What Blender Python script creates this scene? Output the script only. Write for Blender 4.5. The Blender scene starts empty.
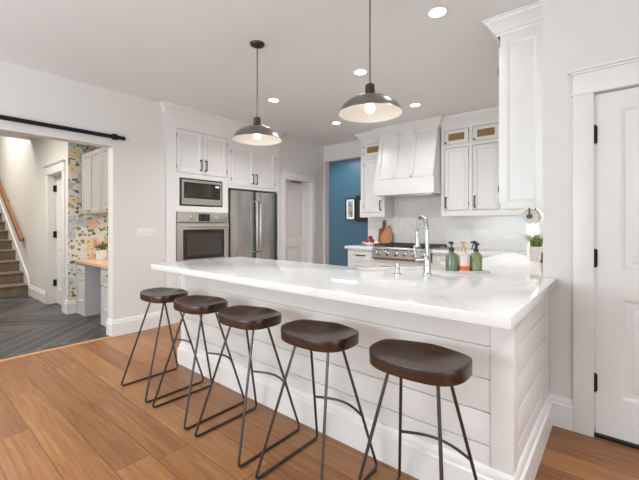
import bpy, bmesh, math, random
from mathutils import Vector, Matrix
random.seed(7)
SC = bpy.context.scene
COL = SC.collection
PI = math.pi
R = math.radians

# ------------------------------------------------------------------ camera, world, lights
CAM_H = 1.25
cam_d = bpy.data.cameras.new('camera')
cam = bpy.data.objects.new('camera', cam_d)
COL.objects.link(cam)
cam.location = (0, 0, CAM_H)
cam.rotation_euler = (R(90), 0, math.atan2(300, 359))
cam_d.sensor_fit = 'HORIZONTAL'
cam_d.sensor_width = 36
cam_d.lens = 36 * 359 / 639
cam_d.shift_y = (225 - 240) / 639
cam_d.shift_x = (319.5 - 320) / 639
cam_d.clip_start = 0.02
SC.camera = cam

vs = SC.view_settings
SC.display_settings.display_device = 'sRGB'
vs.view_transform = 'Standard'
vs.look = 'None'
vs.gamma = 1.0
vs.use_curve_mapping = False
vs.exposure = 0.44

world = bpy.data.worlds.new('daylight')
SC.world = world
world.use_nodes = True
bg = world.node_tree.nodes['Background']
bg.inputs[0].default_value = (0.93, 0.97, 1.0, 1)
bg.inputs[1].default_value = 1.6

def area_light(name, loc, rot, sx, sy, power, color=(1, 1, 1), spread=180):
    d = bpy.data.lights.new(name, 'AREA')
    d.shape = 'RECTANGLE'
    d.size, d.size_y = sx, sy
    d.energy = power
    d.color = color
    d.spread = R(spread)
    o = bpy.data.objects.new(name, d)
    COL.objects.link(o)
    o.location = loc
    o.rotation_euler = rot
    return o

WARM = (1.0, 0.90, 0.78)
COOL = (0.81, 0.92, 1.0)
# soft fill lights added behind the camera, tilted up to brighten the ceiling
area_light('back_fill_light', (-2.4, -3.1, 1.5), (R(90 + 54), 0, R(20)), 3.1, 1.9, 125, COOL)
area_light('side_fill_light', (2.7, -0.6, 1.5), (R(90 + 12), 0, R(90)), 2.6, 1.9, 24, COOL)
area_light('overhead_fill', (0.75, 1.25, 2.74), (0, 0, 0), 0.12, 0.12, 12, (0.97, 0.98, 0.98), 75)  # added lamp out of view, brightens the floor near the entry door
for lx, ly in ((-3.2, -0.6), (-1.6, -0.6), (-3.2, -2.0), (-1.6, -2.0)):
    area_light('overhead_fill', (lx, ly, 2.74), (0, 0, 0), 0.12, 0.12, 9, (0.93, 0.97, 1.0), 140)  # unseen lamps added overhead so the floor bounces light to the ceiling
# lights of the entry hall; passage light added, its fixture out of view
area_light('entry_light', (-6.2, 0.2, 2.72), (0, 0, 0), 1.6, 1.0, 50, (1.0, 0.93, 0.84))
area_light('stair_light', (-9.2, 0.6, 3.9), (0, 0, 0), 1.4, 0.8, 62, (1.0, 0.93, 0.84))
area_light('passage_light', (-4.6, 6.0, 2.72), (0, 0, 0), 0.8, 0.5, 13, (1.0, 0.96, 0.9))

# ------------------------------------------------------------------ node helpers / materials
class NT:
    def __init__(self, name):
        self.m = bpy.data.materials.new(name)
        self.m.use_nodes = True
        self.t = self.m.node_tree
        self.b = self.t.nodes['Principled BSDF']
    def n(self, kind, ins=None, **props):
        nd = self.t.nodes.new('ShaderNode' + kind)
        for k, v in props.items():
            setattr(nd, k, v)
        for k, v in (ins or {}).items():
            self.put(nd.inputs[k], v)
        return nd
    def put(self, sock, v):
        if isinstance(v, bpy.types.NodeSocket):
            self.t.links.new(v, sock)
        elif isinstance(v, bpy.types.Node):
            self.t.links.new(v.outputs[0], sock)
        else:
            if isinstance(v, tuple) and len(v) == 3 and sock.type == 'RGBA':
                v = v + (1,)
            sock.default_value = v
    def math(self, op, a, b=0.0, c=0.0):
        nd = self.n('Math', operation=op)
        self.put(nd.inputs[0], a); self.put(nd.inputs[1], b); self.put(nd.inputs[2], c)
        return nd.outputs[0]
    def mix(self, f, a, b, blend='MIX'):
        nd = self.n('Mix', data_type='RGBA', blend_type=blend)
        self.put(nd.inputs[0], f); self.put(nd.inputs[6], a); self.put(nd.inputs[7], b)
        return nd.outputs[2]
    def ramp(self, f, stops):
        nd = self.n('ValToRGB')
        e = nd.color_ramp.elements
        while len(e) < len(stops):
            e.new(0.5)
        for k, (p, c) in enumerate(stops):
            e[k].position = p
            e[k].color = c + (1,) if len(c) == 3 else c
        self.put(nd.inputs[0], f)
        return nd.outputs[0]
    def coord(self):
        return self.n('TexCoord').outputs['Object']
    def wpos(self):
        return self.n('NewGeometry').outputs['Position']
    def xyz(self, v):
        s = self.n('SeparateXYZ', {0: v})
        return s.outputs[0], s.outputs[1], s.outputs[2]
    def vec(self, x, y, z=0.0):
        return self.n('CombineXYZ', {0: x, 1: y, 2: z}).outputs[0]
    def bump(self, h, strength=0.2, dist=0.01):
        self.put(self.b.inputs['Normal'], self.n('Bump', {'Height': h, 'Strength': strength, 'Distance': dist}))
    def set(self, color=None, rough=None, metal=None, **kw):
        if color is not None: self.put(self.b.inputs['Base Color'], color)
        if rough is not None: self.put(self.b.inputs['Roughness'], rough)
        if metal is not None: self.put(self.b.inputs['Metallic'], metal)
        for k, v in kw.items():
            self.put(self.b.inputs[k.replace('_', ' ')], v)
        return self.m

def srgb(r, g, b):
    f = lambda c: (c / 255 / 12.92) if c / 255 <= 0.04045 else ((c / 255 + 0.055) / 1.055) ** 2.4
    return (f(r), f(g), f(b))

def paint(name, col, rough=0.5, bump=0.03, scale=120.0, spec=0.5):
    t = NT(name)
    nz = t.n('TexNoise', {'Vector': t.coord(), 'Scale': scale, 'Detail': 3.0})
    t.bump(nz.outputs[0], bump, 0.002)
    v = t.n('TexNoise', {'Vector': t.coord(), 'Scale': 1.3, 'Detail': 2.0})
    c2 = tuple(c * 0.97 for c in col)
    return t.set(t.mix(v.outputs[0], col, c2), rough, Specular_IOR_Level=spec)

def metal(name, col, rough, brush=None, m=1.0):
    t = NT(name)
    x, y, z = t.xyz(t.coord())
    sc = {'h': (3, 3, 260), 'v': (260, 260, 2), None: (60, 60, 60)}[brush]
    v = t.vec(t.math('MULTIPLY', x, sc[0]), t.math('MULTIPLY', y, sc[1]), t.math('MULTIPLY', z, sc[2]))
    nz = t.n('TexNoise', {'Vector': v, 'Scale': 1.0, 'Detail': 2.0})
    r = t.math('ADD', t.math('MULTIPLY', nz.outputs[0], 0.12), rough - 0.06)
    return t.set(t.mix(nz.outputs[0], tuple(c * 0.94 for c in col), col), r, m)

def wood(name, dark, light, axis='x', rough=0.4, scale=1.0, coat=0.0):
    t = NT(name)
    x, y, z = t.xyz(t.coord())
    rnd = t.math('MULTIPLY', t.n('ObjectInfo').outputs['Random'], 13.0)
    s = {'x': (2, 28, 28), 'y': (28, 2, 28), 'z': (28, 28, 2)}[axis]
    v = t.vec(t.math('ADD', t.math('MULTIPLY', x, s[0] * scale), rnd), t.math('MULTIPLY', y, s[1] * scale), t.math('MULTIPLY', z, s[2] * scale))
    n1 = t.n('TexNoise', {'Vector': v, 'Scale': 1.0, 'Detail': 6.0, 'Distortion': 0.6})
    n2 = t.n('TexNoise', {'Vector': v, 'Scale': 4.0, 'Detail': 3.0})
    f = t.math('ADD', t.math('MULTIPLY', n1.outputs[0], 0.75), t.math('MULTIPLY', n2.outputs[0], 0.25))
    c = t.ramp(f, [(0.3, dark), (0.7, light)])
    t.bump(n2.outputs[0], 0.08, 0.002)
    return t.set(c, rough, Coat_Weight=coat, Coat_Roughness=0.2)

def glow(name, col, strength):
    t = NT(name)
    nz = t.n('TexNoise', {'Vector': t.coord(), 'Scale': 20.0})
    t.set((0.9, 0.9, 0.88), 0.4)
    t.put(t.b.inputs['Emission Color'], t.mix(nz.outputs[0], col, tuple(c * 0.98 for c in col)))
    t.b.inputs['Emission Strength'].default_value = strength
    return t.m

M = {}
M['wall'] = paint('wall_paint', (0.74, 0.725, 0.70), 0.6)
M['ceiling'] = paint('ceiling_paint', (0.80, 0.82, 0.825), 0.8, 0.05, 60)
M['trim'] = paint('trim_paint', (0.80, 0.79, 0.775), 0.38)
M['cabinet'] = paint('cabinet_paint', (0.81, 0.80, 0.785), 0.35)
M['hood'] = paint('hood_paint', (0.82, 0.81, 0.795), 0.25)
M['greige'] = paint('desk_cabinet_paint', (0.50, 0.47, 0.44), 0.4)
M['desk_grey'] = paint('desk_base_paint', (0.58, 0.575, 0.57), 0.4)
M['blue'] = paint('blue_paint', srgb(46, 88, 110), 0.35)
M['black'] = metal('black_metal', (0.018, 0.018, 0.019), 0.45, None, 0.6)
M['dark_rod'] = metal('gunmetal_rod', (0.10, 0.092, 0.085), 0.38, None, 0.9)
M['pewter'] = metal('pewter_metal', (0.30, 0.285, 0.265), 0.30, None)
M['bronze'] = metal('bronze_metal', (0.075, 0.062, 0.055), 0.4, None, 0.8)
M['hardware'] = metal('dark_hardware', (0.06, 0.057, 0.054), 0.35, None)
M['steel'] = metal('brushed_steel', (0.52, 0.505, 0.485), 0.26, 'v')
M['steel_dark'] = metal('range_steel', (0.44, 0.425, 0.40), 0.34, 'h')
M['steel_h'] = metal('brushed_steel_horizontal', (0.66, 0.635, 0.60), 0.30, 'h')
M['chrome'] = metal('chrome', (0.60, 0.60, 0.60), 0.08)
M['brass'] = metal('brass', (0.62, 0.42, 0.17), 0.3)
M['dark_wood'] = wood('walnut_seat', (0.004, 0.0022, 0.0016), (0.078, 0.032, 0.0145), 'x', 0.27, 1.0, 0.0)
M['oak'] = wood('oak_rail', srgb(112, 68, 32), srgb(156, 102, 56), 'x', 0.4)
M['oak_light'] = wood('desk_top_wood', srgb(204, 166, 138), srgb(230, 194, 166), 'x', 0.35)
M['board_dark'] = wood('board_wood', srgb(120, 66, 36), srgb(166, 100, 60), 'z', 0.5)
M['board_light'] = wood('board_wood_pale', srgb(176, 116, 72), srgb(214, 158, 110), 'z', 0.5)
M['mill'] = wood('mill_wood', srgb(84, 34, 18), srgb(126, 58, 32), 'z', 0.3)
M['iron'] = paint('cast_iron', (0.02, 0.02, 0.021), 0.5, 0.15, 200)
M['rubber'] = paint('black_rubber', (0.015, 0.015, 0.015), 0.6)
M['ceramic'] = paint('white_ceramic', (0.82, 0.80, 0.77), 0.12)
M['paper'] = paint('paper', (0.86, 0.85, 0.83), 0.9, 0.2, 90)
M['plastic'] = paint('white_plastic', (0.82, 0.81, 0.79), 0.35)
M['black_plastic'] = paint('black_plastic', (0.02, 0.02, 0.022), 0.35)
M['tray'] = paint('stone_tray', (0.70, 0.69, 0.68), 0.5, 0.1, 60)
M['shade_white'] = paint('white_enamel', (0.74, 0.71, 0.67), 0.35)
M['cavity'] = paint('dark_cavity', (0.02, 0.02, 0.02), 0.8)
M['bulb'] = glow('bulb', (1.0, 0.92, 0.80), 5.0)
M['lens'] = glow('downlight_lens', (1.0, 0.96, 0.88), 14.0)
M['lamp_shade'] = glow('lit_lamp_shade', (1.0, 0.80, 0.52), 0.62)

def glass_dark(name, col, rough=0.06):
    t = NT(name)
    nz = t.n('TexNoise', {'Vector': t.coord(), 'Scale': 4.0})
    return t.set(t.mix(nz.outputs[0], col, tuple(c * 1.3 for c in col)), rough, Specular_IOR_Level=0.7)
M['oven_glass'] = glass_dark('oven_glass', (0.045, 0.036, 0.028))
M['black_glass'] = glass_dark('black_glass', (0.012, 0.012, 0.013))

def tinted(name, col, rough=0.12, trans=0.35, rib=0):
    t = NT(name)
    x, y, z = t.xyz(t.coord())
    nz = t.n('TexNoise', {'Vector': t.coord(), 'Scale': 40.0})
    if rib:
        w = t.n('TexVoronoi', {'Vector': t.coord(), 'Scale': 70.0})
        t.bump(w.outputs['Distance'], 0.6, 0.004)
    return t.set(t.mix(nz.outputs[0], col, tuple(c * 0.85 for c in col)), rough, Transmission_Weight=trans)
M['green_glass'] = tinted('green_glass', srgb(134, 152, 118), 0.12, 0.3)
M['green_liquid'] = tinted('hobnail_green_glass', srgb(152, 166, 116), 0.12, 0.3, 1)
M['clear_glass'] = tinted('blush_glass', srgb(246, 230, 222), 0.1, 0.15)
M['orange'] = paint('orange_label', srgb(250, 110, 30), 0.5)

def leafmat(name, a, b):
    t = NT(name)
    x, y, z = t.xyz(t.coord())
    nz = t.n('TexNoise', {'Vector': t.coord(), 'Scale': 60.0, 'Detail': 2.0})
    return t.set(t.ramp(nz.outputs[0], [(0.35, a), (0.65, b)]), 0.5)
M['grass'] = leafmat('grass_blade', srgb(52, 78, 34), srgb(128, 146, 74))
M['leaf'] = leafmat('leaf_green', srgb(70, 96, 40), srgb(140, 160, 84))
M['apple'] = leafmat('apple_skin', srgb(120, 14, 22), srgb(186, 40, 40))
M['soil'] = paint('soil', (0.05, 0.035, 0.025), 0.9, 0.4, 60)

def quartz():
    t = NT('quartz')
    c = t.coord()
    warp = t.n('TexNoise', {'Vector': c, 'Scale': 1.6, 'Detail': 5.0})
    x, y, z = t.xyz(c)
    wr, wg, wb = t.xyz(warp.outputs[1])
    v = t.vec(t.math('ADD', x, t.math('MULTIPLY', wr, 0.9)), t.math('ADD', y, t.math('MULTIPLY', wg, 0.9)), z)
    vo = t.n('TexVoronoi', {'Vector': v, 'Scale': 2.6}, feature='DISTANCE_TO_EDGE')
    vein = t.math('SUBTRACT', 1.0, t.math('SMOOTH_MIN', t.math('MULTIPLY', vo.outputs[0], 26.0), 1.0, 0.2))
    fade = t.n('TexNoise', {'Vector': c, 'Scale': 2.2, 'Detail': 3.0})
    k = t.math('MULTIPLY', t.math('MAXIMUM', vein, 0.0), t.math('MAXIMUM', t.math('MULTIPLY_ADD', fade.outputs[0], 3.0, -1.3), 0.0))
    k = t.math('MINIMUM', k, 1.0)
    col = t.mix(t.math('MULTIPLY', k, 0.5), (0.83, 0.825, 0.815), (0.50, 0.48, 0.46))
    sp = t.n('TexNoise', {'Vector': c, 'Scale': 9.0, 'Detail': 4.0})
    col = t.mix(t.math('MULTIPLY', sp.outputs[0], 0.12), col, (0.62, 0.61, 0.60))
    return t.set(col, 0.09, Specular_IOR_Level=0.55)
M['quartz'] = quartz()

def floor_wood():
    t = NT('plank_floor')
    x, y, z = t.xyz(t.coord())
    W, L = 0.182, 1.9
    yr = t.math('DIVIDE', y, W)
    row = t.math('FLOOR', yr)
    off = t.n('TexWhiteNoise', {'W': row}, noise_dimensions='1D').outputs[0]
    xr = t.math('ADD', t.math('DIVIDE', x, L), t.math('MULTIPLY', off, 7.3))
    cell = t.math('FLOOR', xr)
    rn = t.n('TexWhiteNoise', {'Vector': t.vec(row, cell)}, noise_dimensions='2D').outputs[0]
    fy = t.math('FRACT', yr); fx = t.math('FRACT', xr)
    ey = t.math('MULTIPLY', t.math('MINIMUM', fy, t.math('SUBTRACT', 1.0, fy)), W)
    ex = t.math('MULTIPLY', t.math('MINIMUM', fx, t.math('SUBTRACT', 1.0, fx)), L)
    e = t.math('MINIMUM', ey, ex)
    gap = t.math('LESS_THAN', e, 0.0018)
    v = t.vec(t.math('ADD', t.math('MULTIPLY', x, 1.6), t.math('MULTIPLY', rn, 31.0)), t.math('MULTIPLY', y, 26.0), rn)
    g1 = t.n('TexNoise', {'Vector': v, 'Scale': 1.2, 'Detail': 7.0, 'Distortion': 0.9})
    g2 = t.n('TexNoise', {'Vector': v, 'Scale': 7.0, 'Detail': 3.0})
    f = t.math('ADD', t.math('MULTIPLY', g1.outputs[0], 0.7), t.math('MULTIPLY', g2.outputs[0], 0.3))
    f = t.math('ADD', t.math('MULTIPLY_ADD', f, 0.72, 0.05), t.math('MULTIPLY', rn, 0.20))
    c = t.ramp(f, [(0.22, srgb(90, 52, 27)), (0.5, srgb(143, 95, 55)), (0.80, srgb(180, 129, 81))])
    kn = t.n('TexVoronoi', {'Vector': t.vec(t.math('MULTIPLY', x, 1.3), t.math('MULTIPLY', y, 3.2)), 'Scale': 1.0})
    knot = t.math('LESS_THAN', kn.outputs[0], 0.07)
    c = t.mix(t.math('MULTIPLY', knot, 0.55), c, srgb(60, 34, 20))
    sap = t.math('MULTIPLY', t.math('LESS_THAN', fy, 0.075), t.math('GREATER_THAN', t.n('TexWhiteNoise', {'Vector': t.vec(cell, row)}, noise_dimensions='2D').outputs[0], 0.86))
    c = t.mix(t.math('MULTIPLY', sap, 0.6), c, srgb(206, 168, 120))
    c = t.mix(t.math('MULTIPLY', gap, 0.7), c, srgb(48, 26, 14))
    t.bump(t.math('SUBTRACT', t.math('MULTIPLY', g2.outputs[0], 0.15), gap), 0.25, 0.002)
    r = t.math('MULTIPLY_ADD', g2.outputs[0], 0.14, 0.27)
    return t.set(c, r, Specular_IOR_Level=0.45)
M['floor'] = floor_wood()

def slate_tile():
    t = NT('slate_chevron')
    x, y, z = t.xyz(t.coord())
    W = 0.95
    xr = t.math('DIVIDE', t.math('ADD', x, 5.45 + 0.95), W)
    col = t.math('FLOOR', xr)
    fx = t.math('FRACT', xr)
    tri = t.math('ABSOLUTE', t.math('SUBTRACT', t.math('FRACT', t.math('MULTIPLY', xr, 0.5)), 0.5))
    yy = t.math('DIVIDE', t.math('ADD', y, t.math('MULTIPLY', tri, W * 2.0)), 0.21)
    row = t.math('FLOOR', yy); fy = t.math('FRACT', yy)
    e = t.math('MULTIPLY', t.math('MINIMUM', fy, t.math('SUBTRACT', 1.0, fy)), 0.21)
    ex = t.math('MULTIPLY', t.math('MINIMUM', fx, t.math('SUBTRACT', 1.0, fx)), W)
    g = t.math('MAXIMUM', t.math('LESS_THAN', e, 0.006), t.math('MULTIPLY', t.math('LESS_THAN', ex, 0.002), 0.4))
    rn = t.n('TexWhiteNoise', {'Vector': t.vec(row, col)}, noise_dimensions='2D').outputs[0]
    nz = t.n('TexNoise', {'Vector': t.coord(), 'Scale': 6.0, 'Detail': 5.0})
    f = t.math('ADD', t.math('MULTIPLY', rn, 0.6), t.math('MULTIPLY', nz.outputs[0], 0.4))
    c = t.ramp(f, [(0.1, srgb(32, 33, 36)), (0.9, srgb(84, 85, 86))])
    c = t.mix(t.math('MULTIPLY', g, 0.55), c, srgb(170, 158, 140))
    t.bump(nz.outputs[0], 0.1, 0.004)
    return t.set(c, 0.38)
M['slate'] = slate_tile()

def tile_mat(name, chevron):
    t = NT(name)
    x, y, z = t.xyz(t.coord())
    if chevron:
        tri = t.math('PINGPONG', x, 0.19)
        yy = t.math('DIVIDE', t.math('ADD', z, tri), 0.10)
        fy = t.math('FRACT', yy)
        e = t.math('MULTIPLY', t.math('MINIMUM', fy, t.math('SUBTRACT', 1.0, fy)), 0.10)
        fx = t.math('PINGPONG', x, 0.19)
        g = t.math('MAXIMUM', t.math('LESS_THAN', e, 0.003), t.math('LESS_THAN', t.math('MINIMUM', fx, t.math('SUBTRACT', 0.19, fx)), 0.0025))
        rn = t.n('TexWhiteNoise', {'Vector': t.vec(t.math('FLOOR', yy), t.math('FLOOR', t.math('DIVIDE', x, 0.19)))}, noise_dimensions='2D').outputs[0]
    else:
        br = t.n('TexBrick', {'Vector': t.vec(x, z), 'Scale': 1.0, 'Mortar Size': 0.002, 'Brick Width': 0.20, 'Row Height': 0.066})
        g = br.outputs['Fac']
        rn = t.n('TexWhiteNoise', {'Vector': t.vec(t.math('FLOOR', t.math('DIVIDE', x, 0.2)), t.math('FLOOR', t.math('DIVIDE', z, 0.066)))}, noise_dimensions='2D').outputs[0]
    c = t.mix(rn, (0.78, 0.765, 0.74), (0.83, 0.82, 0.80))
    c = t.mix(t.math('MULTIPLY', g, 0.35), c, (0.66, 0.64, 0.61))
    t.bump(t.math('SUBTRACT', 1.0, g), 0.1, 0.001)
    return t.set(c, 0.15)
M['tile'] = tile_mat('white_tile', False)
M['tile_chevron'] = tile_mat('white_chevron_tile', True)

def carpet():
    t = NT('stair_carpet')
    a = t.n('TexNoise', {'Vector': t.coord(), 'Scale': 90.0, 'Detail': 4.0})
    b = t.n('TexNoise', {'Vector': t.coord(), 'Scale': 9.0, 'Detail': 2.0})
    c = t.ramp(t.math('MULTIPLY_ADD', a.outputs[0], 0.6, t.math('MULTIPLY', b.outputs[0], 0.4)), [(0.3, srgb(98, 86, 74)), (0.7, srgb(142, 128, 114))])
    t.bump(a.outputs[0], 0.5, 0.01)
    return t.set(c, 0.95, Specular_IOR_Level=0.1)
M['carpet'] = carpet()

def wallpaper():
    t = NT('floral_wallpaper')
    x, y, z = t.xyz(t.coord())
    h = t.math('ADD', x, y)
    base = t.vec(h, z, 0.0)
    wn = t.n('TexNoise', {'Vector': base, 'Scale': 14.0, 'Detail': 3.0})
    wr, wg, wb = t.xyz(wn.outputs[1])
    p = t.vec(t.math('ADD', h, t.math('MULTIPLY', t.math('SUBTRACT', wr, 0.5), 0.07)), t.math('ADD', z, t.math('MULTIPLY', t.math('SUBTRACT', wg, 0.5), 0.07)), 0.0)
    c = (0.80, 0.79, 0.76)
    lv = t.n('TexVoronoi', {'Vector': p, 'Scale': 15.0}, voronoi_dimensions='2D')
    r1, g1, b1 = t.xyz(lv.outputs['Color'])
    leaf = t.math('MULTIPLY', t.math('LESS_THAN', lv.outputs[0], t.math('MULTIPLY_ADD', g1, 0.20, 0.22)), t.math('GREATER_THAN', r1, 0.28))
    lc = t.ramp(b1, [(0.0, srgb(104, 122, 70)), (0.5, srgb(160, 168, 112)), (1.0, srgb(84, 98, 82))])
    c = t.mix(leaf, c, lc)
    fv = t.n('TexVoronoi', {'Vector': p, 'Scale': 5.2}, voronoi_dimensions='2D')
    r2, g2, b2 = t.xyz(fv.outputs['Color'])
    fl = t.math('MULTIPLY', t.math('LESS_THAN', fv.outputs[0], t.math('MULTIPLY_ADD', g2, 0.16, 0.28)), t.math('GREATER_THAN', b2, 0.1))
    fc = t.ramp(r2, [(0.0, srgb(222, 128, 102)), (0.24, srgb(226, 150, 120)), (0.26, srgb(128, 166, 192)), (0.6, srgb(150, 184, 204)), (0.62, srgb(236, 206, 130)), (1.0, srgb(232, 190, 128))])
    fc = t.mix(t.math('MULTIPLY', wb, 0.95), fc, (0.82, 0.80, 0.76))
    c = t.mix(fl, c, fc)
    core = t.math('MULTIPLY', t.math('LESS_THAN', fv.outputs[0], 0.07), fl)
    c = t.mix(core, c, srgb(206, 160, 70))
    return t.set(c, 0.6)
M['wallpaper'] = wallpaper()

def cane():
    t = NT('woven_cane')
    x, y, z = t.xyz(t.coord())
    a = t.math('SINE', t.math('MULTIPLY', t.math('ADD', x, z), 420.0))
    b = t.math('SINE', t.math('MULTIPLY', t.math('SUBTRACT', x, z), 420.0))
    f = t.math('MULTIPLY_ADD', t.math('MULTIPLY', a, b), 0.5, 0.5)
    t.bump(f, 0.5, 0.004)
    return t.set(t.ramp(f, [(0.1, srgb(112, 82, 46)), (0.9, srgb(186, 146, 92))]), 0.6)
M['cane'] = cane()

def pot_pattern():
    t = NT('diamond_pot')
    x, y, z = t.xyz(t.coord())
    ang = t.math('MULTIPLY', t.math('ARCTAN2', y, x), 8.0 / PI)
    zz = t.math('MULTIPLY', z, 46.0)
    a = t.math('PINGPONG', t.math('ADD', ang, zz), 0.5)
    b = t.math('PINGPONG', t.math('SUBTRACT', ang, zz), 0.5)
    m = t.math('MINIMUM', a, b)
    return t.set(t.mix(t.math('LESS_THAN', m, 0.17), (0.16, 0.155, 0.15), (0.85, 0.84, 0.82)), 0.4)
M['pot'] = pot_pattern()

def print_mat(name, pal):
    t = NT(name)
    v = t.n('TexVoronoi', {'Vector': t.coord(), 'Scale': 16.0})
    r, g, b = t.xyz(v.outputs['Color'])
    return t.set(t.ramp(r, [(i / (len(pal) - 1), c) for i, c in enumerate(pal)]), 0.5)
M['print'] = print_mat('abstract_print', [srgb(150, 160, 165), srgb(96, 110, 124), srgb(180, 172, 158), srgb(120, 96, 84)])

# ------------------------------------------------------------------ mesh helpers
def NB():
    return bmesh.new()

def _bev(bm, geom_edges, w, seg=2):
    if w > 0:
        bmesh.ops.bevel(bm, geom=geom_edges, offset=w, segments=seg, affect='EDGES', profile=0.6, clamp_overlap=True)

def box(bm, x0, x1, y0, y1, z0, z1, bev=0.0, T=None):
    x0, x1 = sorted((x0, x1)); y0, y1 = sorted((y0, y1)); z0, z1 = sorted((z0, z1))
    P = [Vector(p) for p in ((x0, y0, z0), (x1, y0, z0), (x1, y1, z0), (x0, y1, z0), (x0, y0, z1), (x1, y0, z1), (x1, y1, z1), (x0, y1, z1))]
    if T: P = [T(p) for p in P]
    v = [bm.verts.new(p) for p in P]
    fs = [bm.faces.new([v[i] for i in f]) for f in ((0, 3, 2, 1), (4, 5, 6, 7), (0, 1, 5, 4), (1, 2, 6, 5), (2, 3, 7, 6), (3, 0, 4, 7))]
    if bev:
        _bev(bm, list({e for f in fs for e in f.edges}), bev)

def frame(o, u, n):
    """local (u, n, z) -> world"""
    o, u, n = Vector(o), Vector(u).normalized(), Vector(n).normalized()
    return lambda p: o + u * p[0] + n * p[1] + Vector((0, 0, p[2]))

def ring(bm, T, o, n0, i, n1):
    """sloped picture-frame band from rectangle o (at depth n0) to rectangle i (at depth n1)"""
    def c(q, n): return [bm.verts.new(T(Vector((a, n, b)))) for a, b in ((q[0], q[2]), (q[1], q[2]), (q[1], q[3]), (q[0], q[3]))]
    A, B = c(o, n0), c(i, n1)
    for k in range(4): bm.faces.new((A[k], A[(k + 1) % 4], B[(k + 1) % 4], B[k]))
    return B

def prism(bm, poly, z0, z1, T=None, bev=0.0, axis='z'):
    def mk(a, b, c):
        p = {'z': (a, b, c), 'x': (c, a, b), 'y': (a, c, b)}[axis]
        return T(Vector(p)) if T else Vector(p)
    lo = [bm.verts.new(mk(a, b, z0)) for a, b in poly]
    hi = [bm.verts.new(mk(a, b, z1)) for a, b in poly]
    n = len(poly)
    fs = [bm.faces.new(list(reversed(lo))), bm.faces.new(hi)]
    for i in range(n):
        fs.append(bm.faces.new((lo[i], lo[(i + 1) % n], hi[(i + 1) % n], hi[i])))
    if bev:
        _bev(bm, list({e for f in fs for e in f.edges}), bev)

def tube(bm, pts, r, seg=10, closed=False, caps=True):
    pts = [Vector(p) for p in pts]
    n = len(pts)
    rs = r if isinstance(r, (list, tuple)) else [r] * n
    rings = []
    up = None
    for i, p in enumerate(pts):
        a = pts[(i - 1) % n] if (closed or i > 0) else p
        b = pts[(i + 1) % n] if (closed or i < n - 1) else p
        t = (b - a)
        t = t.normalized() if t.length > 1e-9 else Vector((0, 0, 1))
        if up is None:
            ref = Vector((0, 0, 1)) if abs(t.z) < 0.9 else Vector((1, 0, 0))
            up = t.cross(ref).normalized()
        else:
            up = (up - t * up.dot(t))
            up = up.normalized()
        w = t.cross(up)
        rings.append([bm.verts.new(p + (up * math.cos(k * 2 * PI / seg) + w * math.sin(k * 2 * PI / seg)) * rs[i]) for k in range(seg)])
    m = n if closed else n - 1
    for i in range(m):
        A, B = rings[i], rings[(i + 1) % n]
        for k in range(seg):
            bm.faces.new((A[k], A[(k + 1) % seg], B[(k + 1) % seg], B[k]))
    if caps and not closed:
        bm.faces.new(list(reversed(rings[0]))); bm.faces.new(rings[-1])

def cyl(bm, p0, p1, r0, r1=None, seg=20):
    tube(bm, [p0, p1], [r0, r0 if r1 is None else r1], seg)

def lathe(bm, prof, c=(0, 0, 0), seg=36, T=None):
    """prof: (r, z) from one end to the other; ends with r = 0 are closed to a point"""
    c = Vector(c)
    rings = []
    f = (lambda p: T(p)) if T else (lambda p: p + c)
    for r, z in prof:
        if r < 1e-6:
            rings.append([bm.verts.new(f(Vector((0, 0, z))))])
        else:
            rings.append([bm.verts.new(f(Vector((r * math.cos(k * 2 * PI / seg), r * math.sin(k * 2 * PI / seg), z)))) for k in range(seg)])
    for A, B in zip(rings, rings[1:]):
        for k in range(seg):
            q = [A[k % len(A)], A[(k + 1) % len(A)], B[(k + 1) % len(B)], B[k % len(B)]]
            q = [v for i, v in enumerate(q) if v not in q[:i]]
            if len(q) >= 3:
                bm.faces.new(q)

def fillet(pts, rad, seg=6):
    """round the inner corners of a polyline"""
    pts = [Vector(p) for p in pts]
    out = [pts[0]]
    for a, b, c in zip(pts, pts[1:], pts[2:]):
        d1, d2 = (a - b).normalized(), (c - b).normalized()
        r = min(rad, (a - b).length * 0.45, (c - b).length * 0.45)
        p, q = b + d1 * r, b + d2 * r
        for i in range(seg + 1):
            s = i / seg
            out.append(p * (1 - s) ** 2 + b * 2 * s * (1 - s) + q * s * s)
    out.append(pts[-1])
    return out

def sweep(bm, path, prof, closed=False):
    """prof (out, z) swept along a 2-D path; 'out' is to the right-hand side of the direction of travel"""
    n = len(path)
    rows = []
    for i, p in enumerate(path):
        p = Vector(p)
        d0 = (p - Vector(path[i - 1])).normalized() if i > 0 else None
        d1 = (Vector(path[i + 1]) - p).normalized() if i < n - 1 else None
        d0 = d0 or d1; d1 = d1 or d0
        n0, n1 = Vector((d0.y, -d0.x)), Vector((d1.y, -d1.x))
        m = (n0 + n1).normalized()
        m = m / max(0.2, m.dot(n0))
        rows.append([bm.verts.new((p.x + m.x * o, p.y + m.y * o, z)) for o, z in prof])
    k = len(prof)
    for A, B in zip(rows, rows[1:]):
        for j in range(k):
            bm.faces.new((A[j], A[(j + 1) % k], B[(j + 1) % k], B[j]))
    bm.faces.new(rows[0]); bm.faces.new(list(reversed(rows[-1])))

def worldloc(o):
    l = Vector((0, 0, 0))
    while o:
        l += Vector(o.location); o = o.parent
    return l

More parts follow.
